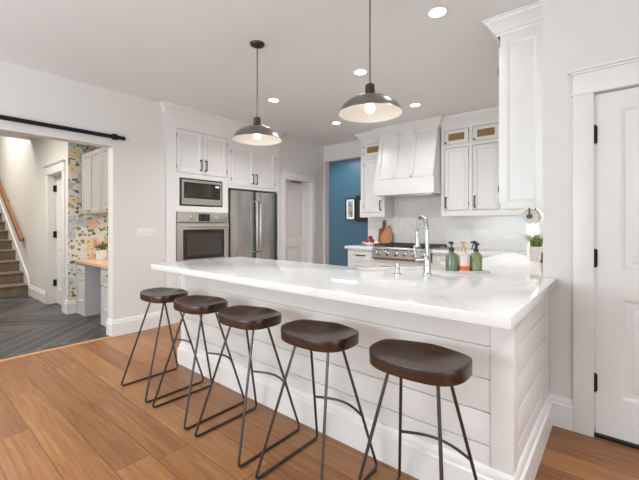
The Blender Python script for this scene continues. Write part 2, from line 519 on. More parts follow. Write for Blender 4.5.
def obj(name, bm, mat, parent=None, smooth=True, angle=35):
    bmesh.ops.recalc_face_normals(bm, faces=bm.faces[:])
    if parent is None:
        xs = [v.co.x for v in bm.verts]; ys = [v.co.y for v in bm.verts]; zs = [v.co.z for v in bm.verts]
        base = Vector(((min(xs) + max(xs)) / 2, (min(ys) + max(ys)) / 2, min(zs)))
        off = base
    else:
        base = Vector((0, 0, 0)); off = worldloc(parent)
    bmesh.ops.translate(bm, verts=bm.verts[:], vec=-off)
    me = bpy.data.meshes.new(name)
    bm.to_mesh(me); bm.free()
    me.materials.append(M[mat] if isinstance(mat, str) else mat)
    if smooth:
        me.shade_smooth()
        me.set_sharp_from_angle(angle=R(angle))
    o = bpy.data.objects.new(name, me)
    COL.objects.link(o)
    if parent is None: o.location = base
    else: o.parent = parent
    return o

def tag(o, label, cat, group=None):
    o['label'] = label; o['category'] = cat
    if group: o['group'] = group
    return o

def thing(name, label, cat, loc, group=None):
    o = bpy.data.objects.new(name, None)
    o.empty_display_size = 0.1
    COL.objects.link(o)
    o.location = loc
    return tag(o, label, cat, group)

def struct(name, bm, mat, label=None):
    """a piece of the setting; keeps world coordinates in its mesh"""
    bmesh.ops.recalc_face_normals(bm, faces=bm.faces[:])
    me = bpy.data.meshes.new(name); bm.to_mesh(me); bm.free()
    me.materials.append(M[mat])
    me.shade_smooth(); me.set_sharp_from_angle(angle=R(30))
    o = bpy.data.objects.new(name, me); COL.objects.link(o)
    o['kind'] = 'structure'
    if label: o['label'] = label
    return o

def dup(root, loc, label, rotz=0.0):
    r = root.copy(); COL.objects.link(r); r.location = loc; r.rotation_euler = (0, 0, rotz); r['label'] = label
    for ch in list(root.children):
        c = ch.copy(); COL.objects.link(c); c.parent = r
        for g in list(ch.children):
            d = g.copy(); COL.objects.link(d); d.parent = c
    return r

# ------------------------------------------------------------------ room shell
H = 2.757            # ceiling height
XL = -4.36           # wall with the oven and the pantry door
YR = 5.33            # wall with the range
YD = 2.67            # wall with the entry door
XE = -0.377          # free end of that wall
XB, YB = 2.8, -3.2   # walls behind the camera
BB = [(0, 0), (0.020, 0), (0.020, 0.142), (0.011, 0.148), (0.013, 0.160), (0.009, 0.170), (0.007, 0.180), (0.002, 0.185), (0, 0.185)]

def boxes(*bs):
    bm = NB()
    for b in bs: box(bm, *b)
    return bm

struct('floor', boxes((XL, XB, YB, YR + 1.4, -0.06, 0), (-7.0, XL, YR - 0.02, YR + 1.4, -0.06, 0)), 'floor', 'medium brown oak plank floor')
struct('floor_hall', boxes((-12.5, XL - 0.0, -2.0, 2.4, -0.06, 0)), 'slate', 'dark slate chevron tile floor of the hall')
struct('trim_threshold', boxes((XL - 0.03, XL + 0.03, -0.3, 1.60, 0, 0.006)), 'board_light')
struct('ceiling', boxes((XL - 0.14, XB, YB, YR + 1.4, H, H + 0.08), (-7.0, XL - 0.14, YR - 0.1, YR + 1.4, H, H + 0.08)), 'ceiling')
struct('ceiling_hall', boxes((-8.0, XL - 0.14, -2.0, 2.4, H, H + 0.08), (-12.5, -8.0, -2.0, 2.4, 4.2, 4.28)), 'ceiling')

OPY = 1.60
struct('wall_left', boxes((XL - 0.14, XL, YB, -0.3, 0, H), (XL - 0.14, XL, -0.3, OPY, 2.13, H), (XL - 0.14, XL, OPY, 2.2, 0, H),
                          (XL - 0.14, XL, 4.135, 4.30, 0, H), (XL - 0.14, XL, 4.30, 4.97, 2.03, H), (XL - 0.14, XL, 4.97, YR, 0, H),
                          (-5.12, -5.02, 2.2, 4.135, 0, H), (-5.02, XL - 0.14, 4.105, 4.135, 0, H)), 'wall', 'white painted wall with the wide hall opening')
OX0, OX1 = -4.345, -3.36
struct('wall_range', boxes((XL - 0.14, OX0, YR, YR + 0.12, 0, H), (OX0, OX1, YR, YR + 0.12, 2.46, H), (OX1, XE + 0.3, YR, YR + 0.12, 0, H)), 'wall', 'white wall behind the range')
struct('wall_kitchen_side', boxes((XE, XE + 0.12, YD + 0.12, YR, 0, H)), 'wall')
DX0, DX1 = -0.118, 0.70
struct('wall_entry', boxes((XE, DX0, YD, YD + 0.12, 0, H), (DX0, DX1, YD, YD + 0.12, 2.03, H), (DX1, XB, YD, YD + 0.12, 0, H)), 'wall', 'white wall with the panelled door')
wb = NB()
for a in ((XL - 0.14, -4.0, 0, H), (-0.8, XB, 0, H), (-4.0, -0.8, 0, 0.6), (-4.0, -0.8, 2.5, H)):
    box(wb, a[0], a[1], YB - 0.12, YB, a[2], a[3])
struct('wall_back', wb, 'wall')
wb = NB()
for a in ((YB, -2.0, 0, H), (0.8, YD, 0, H), (-2.0, 0.8, 0, 0.6), (-2.0, 0.8, 2.2, H)):
    box(wb, XB, XB + 0.12, a[0], a[1], a[2], a[3])
struct('wall_right', wb, 'wall')
struct('wall_passage', boxes((-7.0, -2.2, 6.62, 6.72, 0, H), (-7.1, -7.0, YR, 6.72, 0, H), (-2.3, -2.2, YR + 0.12, 6.62, 0, H)), 'blue', 'deep blue wall of the passage')

# hall beyond the opening
HY = 1.6
NX0 = -5.95          # desk nook
struct('wall_hall', boxes((-12.5, -6.92, HY, HY + 0.14, 0, 4.2), (-6.92, -6.17, HY, HY + 0.14, 2.03, 4.2), (-6.17, NX0, HY, HY + 0.14, 0, 4.2), (NX0, XL - 0.14, HY, HY + 0.14, 2.42, 4.2),
                          (-6.1, NX0, HY + 0.14, 2.19, 0, 2.5), (-12.6, -12.5, -2.0, 1.7, 0, 4.2), (-12.5, XL - 0.14, -2.1, -2.0, 0, 4.2), (-8.05, -8.0, -2.0, HY, H, 4.2)), 'wall', 'white hall wall rising along the stairs')
struct('wall_nook', boxes((NX0 + 0.0005, NX0 + 0.004, HY + 0.001, 2.186, 0, 2.42), (NX0, XL - 0.14, 2.182, 2.19, 0, 2.42)), 'wallpaper', 'floral wallpaper of flowers and leaves in the desk nook')
struct('ceiling_nook', boxes((NX0, XL - 0.14, HY + 0.14, 2.19, 2.42, 2.5)), 'ceiling')

# baseboards
def base(name, path):
    bm = NB(); sweep(bm, path, BB); return struct(name, bm, 'trim')
base('baseboard_left', [(XL, 2.2), (XL, OPY), (XL - 0.14, OPY)][::-1])
base('baseboard_pantry', [(XL, 5.12), (XL, YR)])
base('baseboard_entry', [(XE + 0.02, YD), (-0.218, YD)])
base('baseboard_hall', [(-8.2, HY), (-7.03, HY)])
base('baseboard_nook', [(-6.06, HY), (NX0, HY), (NX0, HY + 0.095)])
base('baseboard_entry_far', [(DX1 + 0.1, YD), (XB, YD)])

# casings: flat side boards, a frieze and a cap
def casing(name, T, u0, u1, z1, w=0.1, cap=True, fr=0.125):
    bm = NB()
    for a, b in ((u0 - w, u0), (u1, u1 + w)):
        box(bm, a, b, 0, 0.02, 0, z1, 0.003, T)
    box(bm, u0 - w - 0.008, u1 + w + 0.008, 0, 0.028, z1, z1 + 0.014, 0.003, T)
    if cap:
        box(bm, u0 - w, u1 + w, 0, 0.022, z1 + 0.014, z1 + fr, 0.002, T)
        box(bm, u0 - w - 0.012, u1 + w + 0.012, 0, 0.034, z1 + fr, z1 + fr + 0.012, 0.003, T)
        box(bm, u0 - w - 0.026, u1 + w + 0.026, 0, 0.050, z1 + fr + 0.012, z1 + fr + 0.026, 0.004, T)
    return struct(name, bm, 'trim')
TE = frame((0, YD, 0), (1, 0, 0), (0, -1, 0))
TL = frame((XL, 0, 0), (0, 1, 0), (1, 0, 0))
TH = frame((0, HY, 0), (1, 0, 0), (0, -1, 0))
casing('trim_entry', TE, DX0, DX1, 2.03)
casing('trim_pantry', TL, 4.30, 4.97, 2.03)
casing('trim_hall', TH, -6.92, -6.17, 2.03)
# jamb and header lining of the blue passage
struct('trim_passage', boxes((OX0 + 0.0005, OX0 + 0.015, YR - 0.004, YR + 0.122, 0, 2.459)), 'trim')

def panel_door(name, label, T, u0, u1, z0, z1, panels, mat='trim', t=0.04):
    """stile-and-rail door with raised panels; u/n/z frame, front at n = 0"""
    o = bpy.data.objects.new(name, None); COL.objects.link(o)
    o.location = T(Vector(((u0 + u1) / 2, 0, z0)))
    o['kind'] = 'structure'; o['label'] = label
    bm = NB()
    us = sorted({u0, u1} | {p[0] for p in panels} | {p[1] for p in panels})
    zs = sorted({z0, z1} | {p[2] for p in panels} | {p[3] for p in panels})
    for a, b in zip(us, us[1:]):
        for c, d in zip(zs, zs[1:]):
            if not any(p[0] <= a and b <= p[1] and p[2] <= c and d <= p[3] for p in panels):
                box(bm, a, b, -t, 0, c, d, 0, T)
    obj('door_leaf', bm, mat, o)
    for p in panels:
        bm = NB()
        box(bm, p[0], p[1], -t + 0.004, -0.014, p[2], p[3], 0, T)
        def ins(m): return (p[0] + m, p[1] - m, p[2] + m, p[3] - m)
        ring(bm, T, ins(0.0), -0.003, ins(0.008), -0.005); ring(bm, T, ins(0.008), -0.005, ins(0.02), -0.0138)
        if p[1] - p[0] > 0.2:
            ring(bm, T, ins(0.045), -0.0139, ins(0.052), -0.010)
            bm.faces.new(ring(bm, T, ins(0.052), -0.010, ins(0.085), -0.004))
        obj('door_panel', bm, mat, o)
    return o

def door_hinges(o, T, u, zs, n=0.006, mat='black', h=0.09):
    for z in zs:
        bm = NB()
        cyl(bm, T(Vector((u, n, z - h / 2))), T(Vector((u, n, z + h / 2))), 0.0075, seg=10)
        for q in (z - h / 2 - 0.006, z + h / 2):
            cyl(bm, T(Vector((u, n, q))), T(Vector((u, n, q + 0.006))), 0.0055, seg=10)
        box(bm, u - 0.012, u + 0.012, n - 0.010, n - 0.005, z - h / 2, z + h / 2, 0, T)
        obj('hinge', bm, mat, o)

TD = frame((0, YD + 0.012, 0), (1, 0, 0), (0, -1, 0))
d1 = panel_door('door_1', 'white two-panel entry door with black hinges', TD, DX0 + 0.006, DX1 - 0.006, 0.022, 2.022,
                [(0.005, 0.575, 0.245, 0.825), (0.005, 0.575, 0.985, 1.925)])
door_hinges(d1, TD, DX0 + 0.004, (0.32, 1.055, 1.785), 0.012, h=0.1)
bm = NB(); lathe(bm, [(0, 0.06), (0.02, 0.06), (0.028, 0.045), (0.022, 0.03), (0.01, 0.025), (0.01, 0.01), (0.028, 0.008), (0.028, 0)], T=lambda p: Vector((0.64 + p.x, YD + 0.012 - p.z, 1.0 + p.y)), seg=20)
obj('door_knob', bm, 'black', d1)
struct('trim_door_sill', boxes((DX0, DX1, YD + 0.0, YD + 0.115, 0.0, 0.012)), 'black')
TP = frame((XL - 0.09, 0, 0), (0, 1, 0), (1, 0, 0))
d2 = panel_door('door_2', 'white panelled pantry door set back in its frame', TP, 4.306, 4.964, 0.01, 2.02,
                [(4.41, 4.86, 0.22, 0.86), (4.41, 4.86, 1.0, 1.90)])
bm = NB(); box(bm, XL - 0.085, XL - 0.06, 4.52, 4.76, 2.0, 2.026, 0.004)
obj('door_closer', bm, 'pewter', d2)
THD = frame((0, HY + 0.10, 0), (1, 0, 0), (0, -1, 0))
d3 = panel_door('door_3', 'white hall door with black hinges beside the stairs', THD, -6.91, -6.18, 0.01, 2.02, [(-6.78, -6.31, 0.22, 0.86), (-6.78, -6.31, 1.0, 1.9)])
door_hinges(d3, THD, -6.895, (0.33, 1.1, 1.83), 0.008, h=0.10)

for z in (0.33, 1.1, 1.83):
    bm = NB(); box(bm, -6.9195, -6.914, HY + 0.060, HY + 0.096, z - 0.05, z + 0.05, 0.002)
    obj('hinge_leaf', bm, 'black', d3)
# crown mouldings
CR = [(0, -0.115), (0.006, -0.115), (0.012, -0.100), (0.020, -0.096), (0.030, -0.075), (0.055, -0.040), (0.072, -0.028), (0.076, -0.014), (0.084, -0.012), (0.084, 0), (0, 0)]
def crown(name, path, z=H, s=1.0, label=None):
    bm = NB(); sweep(bm, path, [(o * s, z + dz) for o, dz in CR]); return struct(name, bm, 'trim', label)

# ------------------------------------------------------------------ cabinets
def shaker(bm, T, u0, u1, z0, z1, w=0.055, d=0.02, rec=0.009, mid=None):
    box(bm, u0, u0 + w, -d, 0, z0, z1, 0.0015, T); box(bm, u1 - w, u1, -d, 0, z0, z1, 0.0015, T)
    box(bm, u0 + w, u1 - w, -d, 0, z1 - w, z1, 0.0015, T); box(bm, u0 + w, u1 - w, -d, 0, z0, z0 + w, 0.0015, T)
    box(bm, u0 + w * 0.9, u1 - w * 0.9, -d, -rec, z0 + w * 0.9, z1 - w * 0.9, 0, T)
    ring(bm, T, (u0 + w, u1 - w, z0 + w, z1 - w), -rec * 0.3, (u0 + w + 0.009, u1 - w - 0.009, z0 + w + 0.009, z1 - w - 0.009), -rec + 0.0004)
    if mid:
        box(bm, mid - 0.025, mid + 0.025, -d, 0, z0 + w, z1 - w, 0, T)

def pull(T, u, z0, z1, mat, parent, horiz=False, name='handle', out=0.032, r=0.007):
    bm = NB()
    if horiz:
        pts = [(u, 0, z0), (u, out, z0), (u + z1, out, z0), (u + z1, 0, z0)]
    else:
        pts = [(u, 0, z0), (u, out, z0), (u, out, z1), (u, 0, z1)]
    P = [T(Vector(p)) for p in pts]
    F = fillet(P, 0.022, 5)
    tube(bm, F, r, 10)
    for p in (P[0], P[-1]):
        n = (P[1] - P[0]).normalized()
        cyl(bm, p, p + n * 0.006, r * 1.7, seg=12)
    return obj(name, bm, mat, parent)

def knob(T, u, z, mat, parent, r=0.013, name='knob'):
    bm = NB()
    lathe(bm, [(0, 0.026), (r * 0.8, 0.025), (r, 0.019), (r * 0.8, 0.012), (r * 0.4, 0.008), (r * 0.45, 0.0)], T=lambda p: T(Vector((u + p.x, p.z, z + p.y))), seg=16)
    return obj(name, bm, mat, parent)

def hinges(T, u, zs, parent, mat='pewter', h=0.05):
    for z in zs:
        bm = NB()
        cyl(bm, T(Vector((u, 0.004, z - h / 2))), T(Vector((u, 0.004, z + h / 2))), 0.005, seg=8)
        obj('hinge', bm, mat, parent)

def facegrid(bm, T, u0, u1, z0, z1, holes, t=0.02):
    """face frame with openings"""
    us = sorted({u0, u1} | {h[0] for h in holes} | {h[1] for h in holes})
    zs = sorted({z0, z1} | {h[2] for h in holes} | {h[3] for h in holes})
    for a, b in zip(us, us[1:]):
        for c, d in zip(zs, zs[1:]):
            if not any(h[0] <= a and b <= h[1] and h[2] <= c and d <= h[3] for h in holes):
                box(bm, a, b, -t, 0, c, d, 0, T)

G = 0.006   # reveal around inset doors
XF = -4.34
TX = frame((XF, 0, 0), (0, 1, 0), (1, 0, 0))

# tall oven cabinet
oc = thing('oven_cabinet', 'tall white cabinet housing the wall oven and microwave', 'cabinet', (XF - 0.3, 2.7, 0))
holes = [(2.34, 3.105, 1.925, 2.49), (2.38, 3.03, 1.50, 1.865), (2.335, 3.11, 0.655, 1.425), (2.34, 3.105, 0.14, 0.60)]
bm = NB(); facegrid(bm, TX, 2.205, 3.12, 0.0, H - 0.004, holes)
obj('face_frame', bm, 'cabinet', oc)
bm = NB()
box(bm, -5.0, XF - 0.02, 2.205, 2.225, 0, H - 0.004); box(bm, -5.0, XF - 0.02, 3.10, 3.12, 0, H - 0.004); box(bm, -5.0, -4.98, 2.205, 3.12, 0, H - 0.004)
for z in (0.62, 1.46, 1.89, 2.51): box(bm, -5.0, XF - 0.02, 2.225, 3.10, z - 0.01, z + 0.01)
obj('carcass', bm, 'cabinet', oc)
for a, b, hu, hg in ((2.34 + G, 2.7225 - G / 2, 2.685, 2.34), (2.7225 + G / 2, 3.105 - G, 2.76, 3.105)):
    bm = NB(); shaker(bm, TX, a, b, 1.925 + G, 2.49 - G); d = obj('door', bm, 'cabinet', oc)
    pull(TX, hu, 1.985, 2.12, 'hardware', d); hinges(TX, hg, (2.01, 2.40), d)
bm = NB(); shaker(bm, TX, 2.34 + G, 3.105 - G, 0.14 + G, 0.60 - G); d = obj('drawer', bm, 'cabinet', oc)
pull(TX, 2.65, 0.50, 0.14, 'hardware', d, True)

# microwave
mw = thing('microwave', 'built-in stainless microwave above the wall oven', 'microwave', (XF, 2.705, 1.505))
bm = NB(); box(bm, -4.78, XF - 0.022, 2.42, 2.99, 1.512, 1.855); obj('body', bm, 'cavity', mw)
bm = NB(); facegrid(bm, TX, 2.386, 3.024, 1.506, 1.859, [(2.402, 3.008, 1.520, 1.845)], 0.018); obj('trim_frame', bm, 'black_plastic', mw)
bm = NB(); facegrid(bm, frame((XF + 0.012, 0, 0), (0, 1, 0), (1, 0, 0)), 2.403, 3.007, 1.521, 1.844, [(2.435, 2.985, 1.600, 1.812)], 0.03); obj('front_frame', bm, 'steel_h', mw)
bm = NB(); box(bm, XF - 0.02, XF + 0.009, 2.436, 2.868, 1.601, 1.811, 0.002); dw = obj('door_window', bm, 'black_glass', mw)
bm = NB(); box(bm, XF + 0.008, XF + 0.0105, 2.47, 2.84, 1.625, 1.79, 0.0); obj('mesh_screen', bm, 'oven_glass', dw)
bm = NB(); box(bm, XF - 0.02, XF + 0.0095, 2.872, 2.984, 1.601, 1.811, 0.002); cp = obj('control_panel', bm, 'black_glass', mw)
bm = NB(); box(bm, XF + 0.0093, XF + 0.0105, 2.905, 2.965, 1.765, 1.79); obj('clock_display', bm, glow('clock_display', (0.35, 0.6, 1.0), 0.25), cp)
bm = NB()
for i in range(4):
    for j in range(3): box(bm, XF + 0.009, XF + 0.0112, 2.895 + j * 0.03, 2.915 + j * 0.03, 1.625 + i * 0.03, 1.64 + i * 0.03)
obj('keypad', bm, 'black_plastic', cp)

# wall oven
ov = thing('wall_oven', 'stainless steel wall oven with dark glass door', 'oven', (XF, 2.72, 0.66))
bm = NB(); box(bm, -4.85, XF - 0.005, 2.345, 3.10, 0.66, 1.42); obj('body', bm, 'cavity', ov)
bm = NB(); box(bm, XF - 0.004, XF + 0.028, 2.340, 3.105, 1.285, 1.421, 0.003); cp = obj('control_panel', bm, 'steel_h', ov)
bm = NB(); box(bm, XF + 0.027, XF + 0.030, 2.635, 2.805, 1.300, 1.398, 0.001); obj('display', bm, 'black_glass', cp)
for y in (2.53, 2.915):
    bm = NB(); lathe(bm, [(0, 0.032), (0.022, 0.032), (0.026, 0.026), (0.027, 0.006), (0.033, 0.004), (0.033, 0)], T=lambda p: Vector((XF + 0.028 + p.z, y + p.x, 1.35 + p.y)), seg=24)
    box(bm, XF + 0.058, XF + 0.066, y - 0.004, y + 0.004, 1.328, 1.372, 0.001)
    obj('knob', bm, 'steel_h', ov)
TO = frame((XF + 0.035, 0, 0), (0, 1, 0), (1, 0, 0))
bm = NB(); facegrid(bm, TO, 2.340, 3.105, 0.665, 1.276, [(2.41, 3.035, 0.80, 1.19)], 0.038); dr = obj('door', bm, 'steel_h', ov)
bm = NB(); box(bm, XF + 0.0, XF + 0.031, 2.409, 3.036, 0.799, 1.191); gl = obj('door_glass', bm, 'black_glass', dr)
bm = NB(); box(bm, XF + 0.03, XF + 0.0325, 2.47, 2.975, 0.85, 1.14); obj('window', bm, 'oven_glass', ov)
bm = NB(); tube(bm, [(XF + 0.085, 2.37, 1.235), (XF + 0.085, 3.075, 1.235)], 0.013, 14)
for y in (2.40, 3.045): box(bm, XF + 0.034, XF + 0.085, y - 0.012, y + 0.012, 1.224, 1.246, 0.003)
obj('handle', bm, 'steel_h', dr)

# cabinet around the refrigerator
fc = thing('refrigerator_cabinet', 'white double-door cabinet above the refrigerator', 'cabinet', (XF - 0.3, 3.63, 0))
fh = [(3.176, 4.045, 1.83, 2.415)]
bm = NB(); facegrid(bm, TX, 3.123, 4.13, 1.79, H - 0.004, fh); box(bm, XF - 0.02, XF, 4.09, 4.13, 0, 1.79); obj('face_frame', bm, 'cabinet', fc)
bm = NB(); box(bm, -5.0, XF - 0.02, 4.085, 4.10, 0, H - 0.004); box(bm, -5.0, XF - 0.02, 3.123, 3.14, 0, H - 0.004); box(bm, -5.0, XF - 0.02, 3.14, 4.075, 1.79, 1.81); box(bm, -5.0, -4.98, 3.14, 4.075, 0, H - 0.004); obj('carcass', bm, 'cabinet', fc)
for a, b, hu, hg in ((3.176 + G, 3.61 - G / 2, 3.575, 3.176), (3.61 + G / 2, 4.045 - G, 3.645, 4.045)):
    bm = NB(); shaker(bm, TX, a, b, 1.83 + G, 2.415 - G); d = obj('door', bm, 'cabinet', fc)
    pull(TX, hu, 1.885, 2.025, 'hardware', d); hinges(TX, hg, (1.92, 2.32), d)

# refrigerator
rf = thing('refrigerator', 'stainless french-door refrigerator with twin upright handles', 'refrigerator', (-4.6, 3.59, 0))
bm = NB(); box(bm, -4.95, -4.37, 3.155, 4.062, 0.02, 1.765, 0.004); obj('body', bm, 'pewter', rf)
def bowed(y0, y1, z0, z1, x=-4.30):
    bm = NB()
    n = 10
    poly = []
    for i in range(n + 1):
        s = i / n
        yy = y0 + (y1 - y0) * s
        e = min(s, 1 - s) * (y1 - y0)
        poly.append((x + 0.026 * math.sin(PI * s) - 0.012 * max(0, 1 - e / 0.02) ** 2, yy))
    poly += [(-4.365, y1), (-4.365, y0)]
    prism(bm, poly, z0, z1)
    return bm
for y0, y1 in ((3.160, 3.613), (3.619, 4.072)):
    obj('door', bowed(y0, y1, 0.60, 1.755), 'steel', rf)
obj('freezer_drawer', bowed(3.160, 4.072, 0.06, 0.59), 'steel', rf)
for y in (3.580, 3.652):
    bm = NB(); tube(bm, fillet([(-4.30, y, 0.84), (-4.235, y, 0.84), (-4.235, y, 1.60), (-4.30, y, 1.60)], 0.02, 4), 0.013, 12); obj('handle', bm, 'steel', rf)
bm = NB(); tube(bm, fillet([(-4.30, 3.25, 0.53), (-4.235, 3.25, 0.53), (-4.235, 3.95, 0.53), (-4.30, 3.95, 0.53)], 0.02, 4), 0.012, 12); obj('handle', bm, 'chrome', rf)
bm = NB(); box(bm, -4.40, -4.31, 3.16, 4.04, 1.757, 1.775, 0.003); obj('hinge_cover', bm, 'black_plastic', rf)

crown('trim_crown_oven', [(XL - 0.01, 2.205), (XF, 2.205), (XF, 4.13)], label='white crown moulding over the oven wall')

# range wall uppers
YU = 5.02
TU = frame((0, YU, 0), (1, 0, 0), (0, -1, 0))
def upper(name, label, x0, x1, doors, zb=1.385, side=False):
    t = thing(name, label, 'cabinet', ((x0 + x1) / 2, YU + 0.17, zb))
    hs = []
    for (a, b) in doors: hs += [(a, b, 1.45, 2.325), (a, b, 2.37, 2.575)]
    bm = NB(); facegrid(bm, TU, x0, x1, zb - 0.01, H - 0.004, hs); obj('face_frame', bm, 'cabinet', t)
    bm = NB()
    for a, b, c, d in ((x0, x0 + 0.018, zb + 0.02, H - 0.004), (x1 - 0.018, x1, zb + 0.02, H - 0.004), (x0 + 0.018, x1 - 0.018, zb + 0.02, zb + 0.038), (x0 + 0.018, x1 - 0.018, 2.34, 2.356), (x0 + 0.018, x1 - 0.018, 2.60, 2.616)):
        box(bm, a, b, YU + 0.02, YR - 0.003, c, d)
    box(bm, x0 + 0.018, x1 - 0.018, YR - 0.012, YR - 0.003, zb + 0.038, 2.616)
    obj('carcass', bm, 'cabinet', t)
    return t
def upper_door(t, a, b, hand):
    bm = NB(); shaker(bm, TU, a + G, b - G, 1.45 + G, 2.325 - G, 0.05); d = obj('door', bm, 'cabinet', t)
    hu, gu = (a + 0.03, b) if hand == 'l' else (b - 0.03, a)
    pull(TU, hu, 1.49, 1.635, 'hardware', d); hinges(TU, gu, (1.55, 2.23), d)
    # small door with woven cane panel
    w = 0.058
    bm = NB()
    box(bm, a + G, a + w, -0.02, 0, 2.37 + G, 2.575 - G, 0.0015, TU); box(bm, b - w, b - G, -0.02, 0, 2.37 + G, 2.575 - G, 0.0015, TU)
    box(bm, a + w, b - w, -0.02, 0, 2.37 + G, 2.37 + 0.055, 0.0015, TU); box(bm, a + w, b - w, -0.02, 0, 2.575 - 0.052, 2.575 - G, 0.0015, TU)
    d = obj('transom_door', bm, 'cabinet', t)
    bm = NB(); box(bm, a + w, b - w, -0.014, -0.008, 2.425, 2.523, 0, TU); obj('cane_panel', bm, 'cane', d)
    knob(TU, hu - 0.003, 2.40, 'black', d); hinges(TU, gu, (2.42, 2.53), d, h=0.035)

ul = upper('wall_cabinet', 'narrow white wall cabinet between the blue passage and range hood', -3.31, -2.905, [])
ul2 = [c for c in ul.children if c.name.startswith('face_frame')][0]
bpy.data.objects.remove(ul2)
bm = NB(); facegrid(bm, TU, -3.31, -2.862, 1.375, H - 0.004, [(-3.25, -2.905, 1.45, 2.325), (-3.25, -2.905, 2.37, 2.575)]); obj('face_frame', bm, 'cabinet', ul)
bm = NB(); box(bm, -2.905, -2.862, YU + 0.02, YR - 0.003, 1.375, H - 0.004); obj('side_panel', bm, 'cabinet', ul)
upper_door(ul, -3.25, -2.905, 'r')
ur = upper('wall_cabinet', 'white two-door wall cabinet to the sink side of the range hood', -1.95, -0.72, [(-1.908, -1.573), (-1.522, -1.187)])
upper_door(ur, -1.908, -1.573, 'l'); upper_door(ur, -1.522, -1.187, 'l')
crown('trim_crown_range', [(-3.31, YR), (-3.31, YU), (-2.90, YU), (-2.90, YU - 0.08), (-1.955, YU - 0.08), (-1.955, YU), (-0.72, YU)], s=0.88, label='white crown moulding over the range hood')

# hood
hd = thing('range_hood', 'white panelled range hood tapering above the range', 'range hood', (-2.43, YR, 1.70))
hx0, hx1 = -2.905, -1.955
bm = NB()
yb, yf, yt = YR - 0.003, 4.77, YU - 0.075
zb, zm, zt = 1.695, 1.925, 2.66
def hoodprof(inset=0.0):
    return [(yb, zb), (yf, zb), (yf, zm), (yf + 0.008, zm + 0.006), (yt, zt), (yt, H - 0.004), (yb, H - 0.004)]
pr = hoodprof()
# side profile swept over the width, slightly narrower at the top
vs0 = []; vs1 = []
for (y, z) in pr:
    k = 0.0 if z <= zm else 0.012
    vs0.append((hx0 + k, y, z)); vs1.append((hx1 - k, y, z))
A = [bm.verts.new(v) for v in vs0]; B = [bm.verts.new(v) for v in vs1]
bm.faces.new(A); bm.faces.new(list(reversed(B)))
for i in range(len(pr)): bm.faces.new((A[i], A[(i + 1) % len(pr)], B[(i + 1) % len(pr)], B[i]))
obj('shell', bm, 'hood', hd)
# applied battens making three recessed panels on the slope
sl = Vector((0, yt - (yf + 0.008), zt - zm - 0.006)); L = sl.length; sl.normalize()
sn = Vector((0, -sl.z, sl.y))
o0 = Vector((0, yf + 0.008, zm + 0.006))
TS = lambda p: o0 + Vector((p[0], 0, 0)) + sn * p[1] + sl * p[2]
bm = NB()
w = 0.062
xs = [hx0 + 0.012, hx0 + 0.012 + 0.075, hx0 + 0.315, hx0 + 0.365, hx0 + 0.585, hx0 + 0.635, hx1 - 0.087, hx1 - 0.012]
for a, b in ((xs[0], xs[1]), (xs[2], xs[3]), (xs[4], xs[5]), (xs[6], xs[7])): box(bm, a, b, -0.002, 0.011, 0, L, 0.002, TS)
box(bm, xs[1], xs[6], -0.002, 0.011, 0, 0.045, 0.002, TS); box(bm, xs[1], xs[6], -0.002, 0.011, L - 0.075, L, 0.002, TS)
obj('panel_battens', bm, 'hood', hd)
bm = NB(); box(bm, hx0 - 0.003, hx1 + 0.003, yf - 0.012, yf + 0.002, zb, zm - 0.002, 0.002); obj('apron_band', bm, 'hood', hd)
bm = NB(); box(bm, hx0 + 0.06, hx1 - 0.06, yf + 0.06, yb - 0.04, zb - 0.012, zb - 0.001, 0.002); obj('filter_insert', bm, 'steel_h', hd)

# backsplash
struct('trim_backsplash', boxes((-3.36, -2.78, YR - 0.010, YR - 0.001, 0.918, 1.40), (-2.02, XE, YR - 0.010, YR - 0.001, 0.918, 1.40)), 'tile', 'white tile backsplash')
struct('trim_backsplash_range', boxes((-2.78, -2.02, YR - 0.010, YR - 0.001, 0.918, 1.70)), 'tile_chevron', 'white chevron tile panel behind the range')
bm = NB()
for a in ((-2.79, -2.775, 0.918, 1.695), (-2.025, -2.01, 0.918, 1.695), (-2.775, -2.025, 1.645, 1.66)): box(bm, a[0], a[1], YR - 0.016, YR - 0.010, a[2], a[3], 0.002)
struct('trim_tile_border', bm, 'ceramic')

# base cabinets along the range wall
YF = 4.70
TB = frame((0, YF, 0), (1, 0, 0), (0, -1, 0))
CZ = 0.918; CT = 0.046
def base_cabinet(label, x0, x1, fronts, top):
    t = thing('base_cabinet', label, 'cabinet', ((x0 + x1) / 2, YF + 0.3, 0))
    bm = NB(); facegrid(bm, TB, x0, x1, 0.09, top, [(f[0], f[1], f[2], f[3]) for f in fronts]); obj('face_frame', bm, 'cabinet', t)
    bm = NB(); box(bm, x0, x1, YF + 0.022, YR - 0.004, 0.09, top); box(bm, x0, x1, YF + 0.06, YR - 0.004, 0, 0.09); obj('carcass', bm, 'cabinet', t)
    for f in fronts:
        bm = NB(); shaker(bm, TB, f[0] + G, f[1] - G, f[2] + G, f[3] - G, 0.045)
        d = obj('drawer', bm, 'cabinet', t)
        pull(TB, (f[0] + f[1]) / 2 - 0.065, (f[2] + f[3]) / 2 + 0.01, 0.13, 'hardware', d, True)
    return t
base_cabinet('white drawer cabinet beside the range on the blue passage side', -3.345, -2.872, [(-3.30, -2.90, 0.69, 0.84), (-3.30, -2.90, 0.42, 0.66), (-3.30, -2.90, 0.13, 0.39)], CZ - CT - 0.001)
base_cabinet('white drawer cabinet directly under the steel rangetop', -2.868, -1.951, [(-2.83, -1.99, 0.44, 0.69), (-2.83, -1.99, 0.13, 0.41)], 0.735)
base_cabinet('white drawer cabinet beside the range on the sink side', -1.947, -1.06, [(-1.90, -1.10, 0.69, 0.84), (-1.90, -1.10, 0.42, 0.66), (-1.90, -1.10, 0.13, 0.39)], CZ - CT - 0.001)

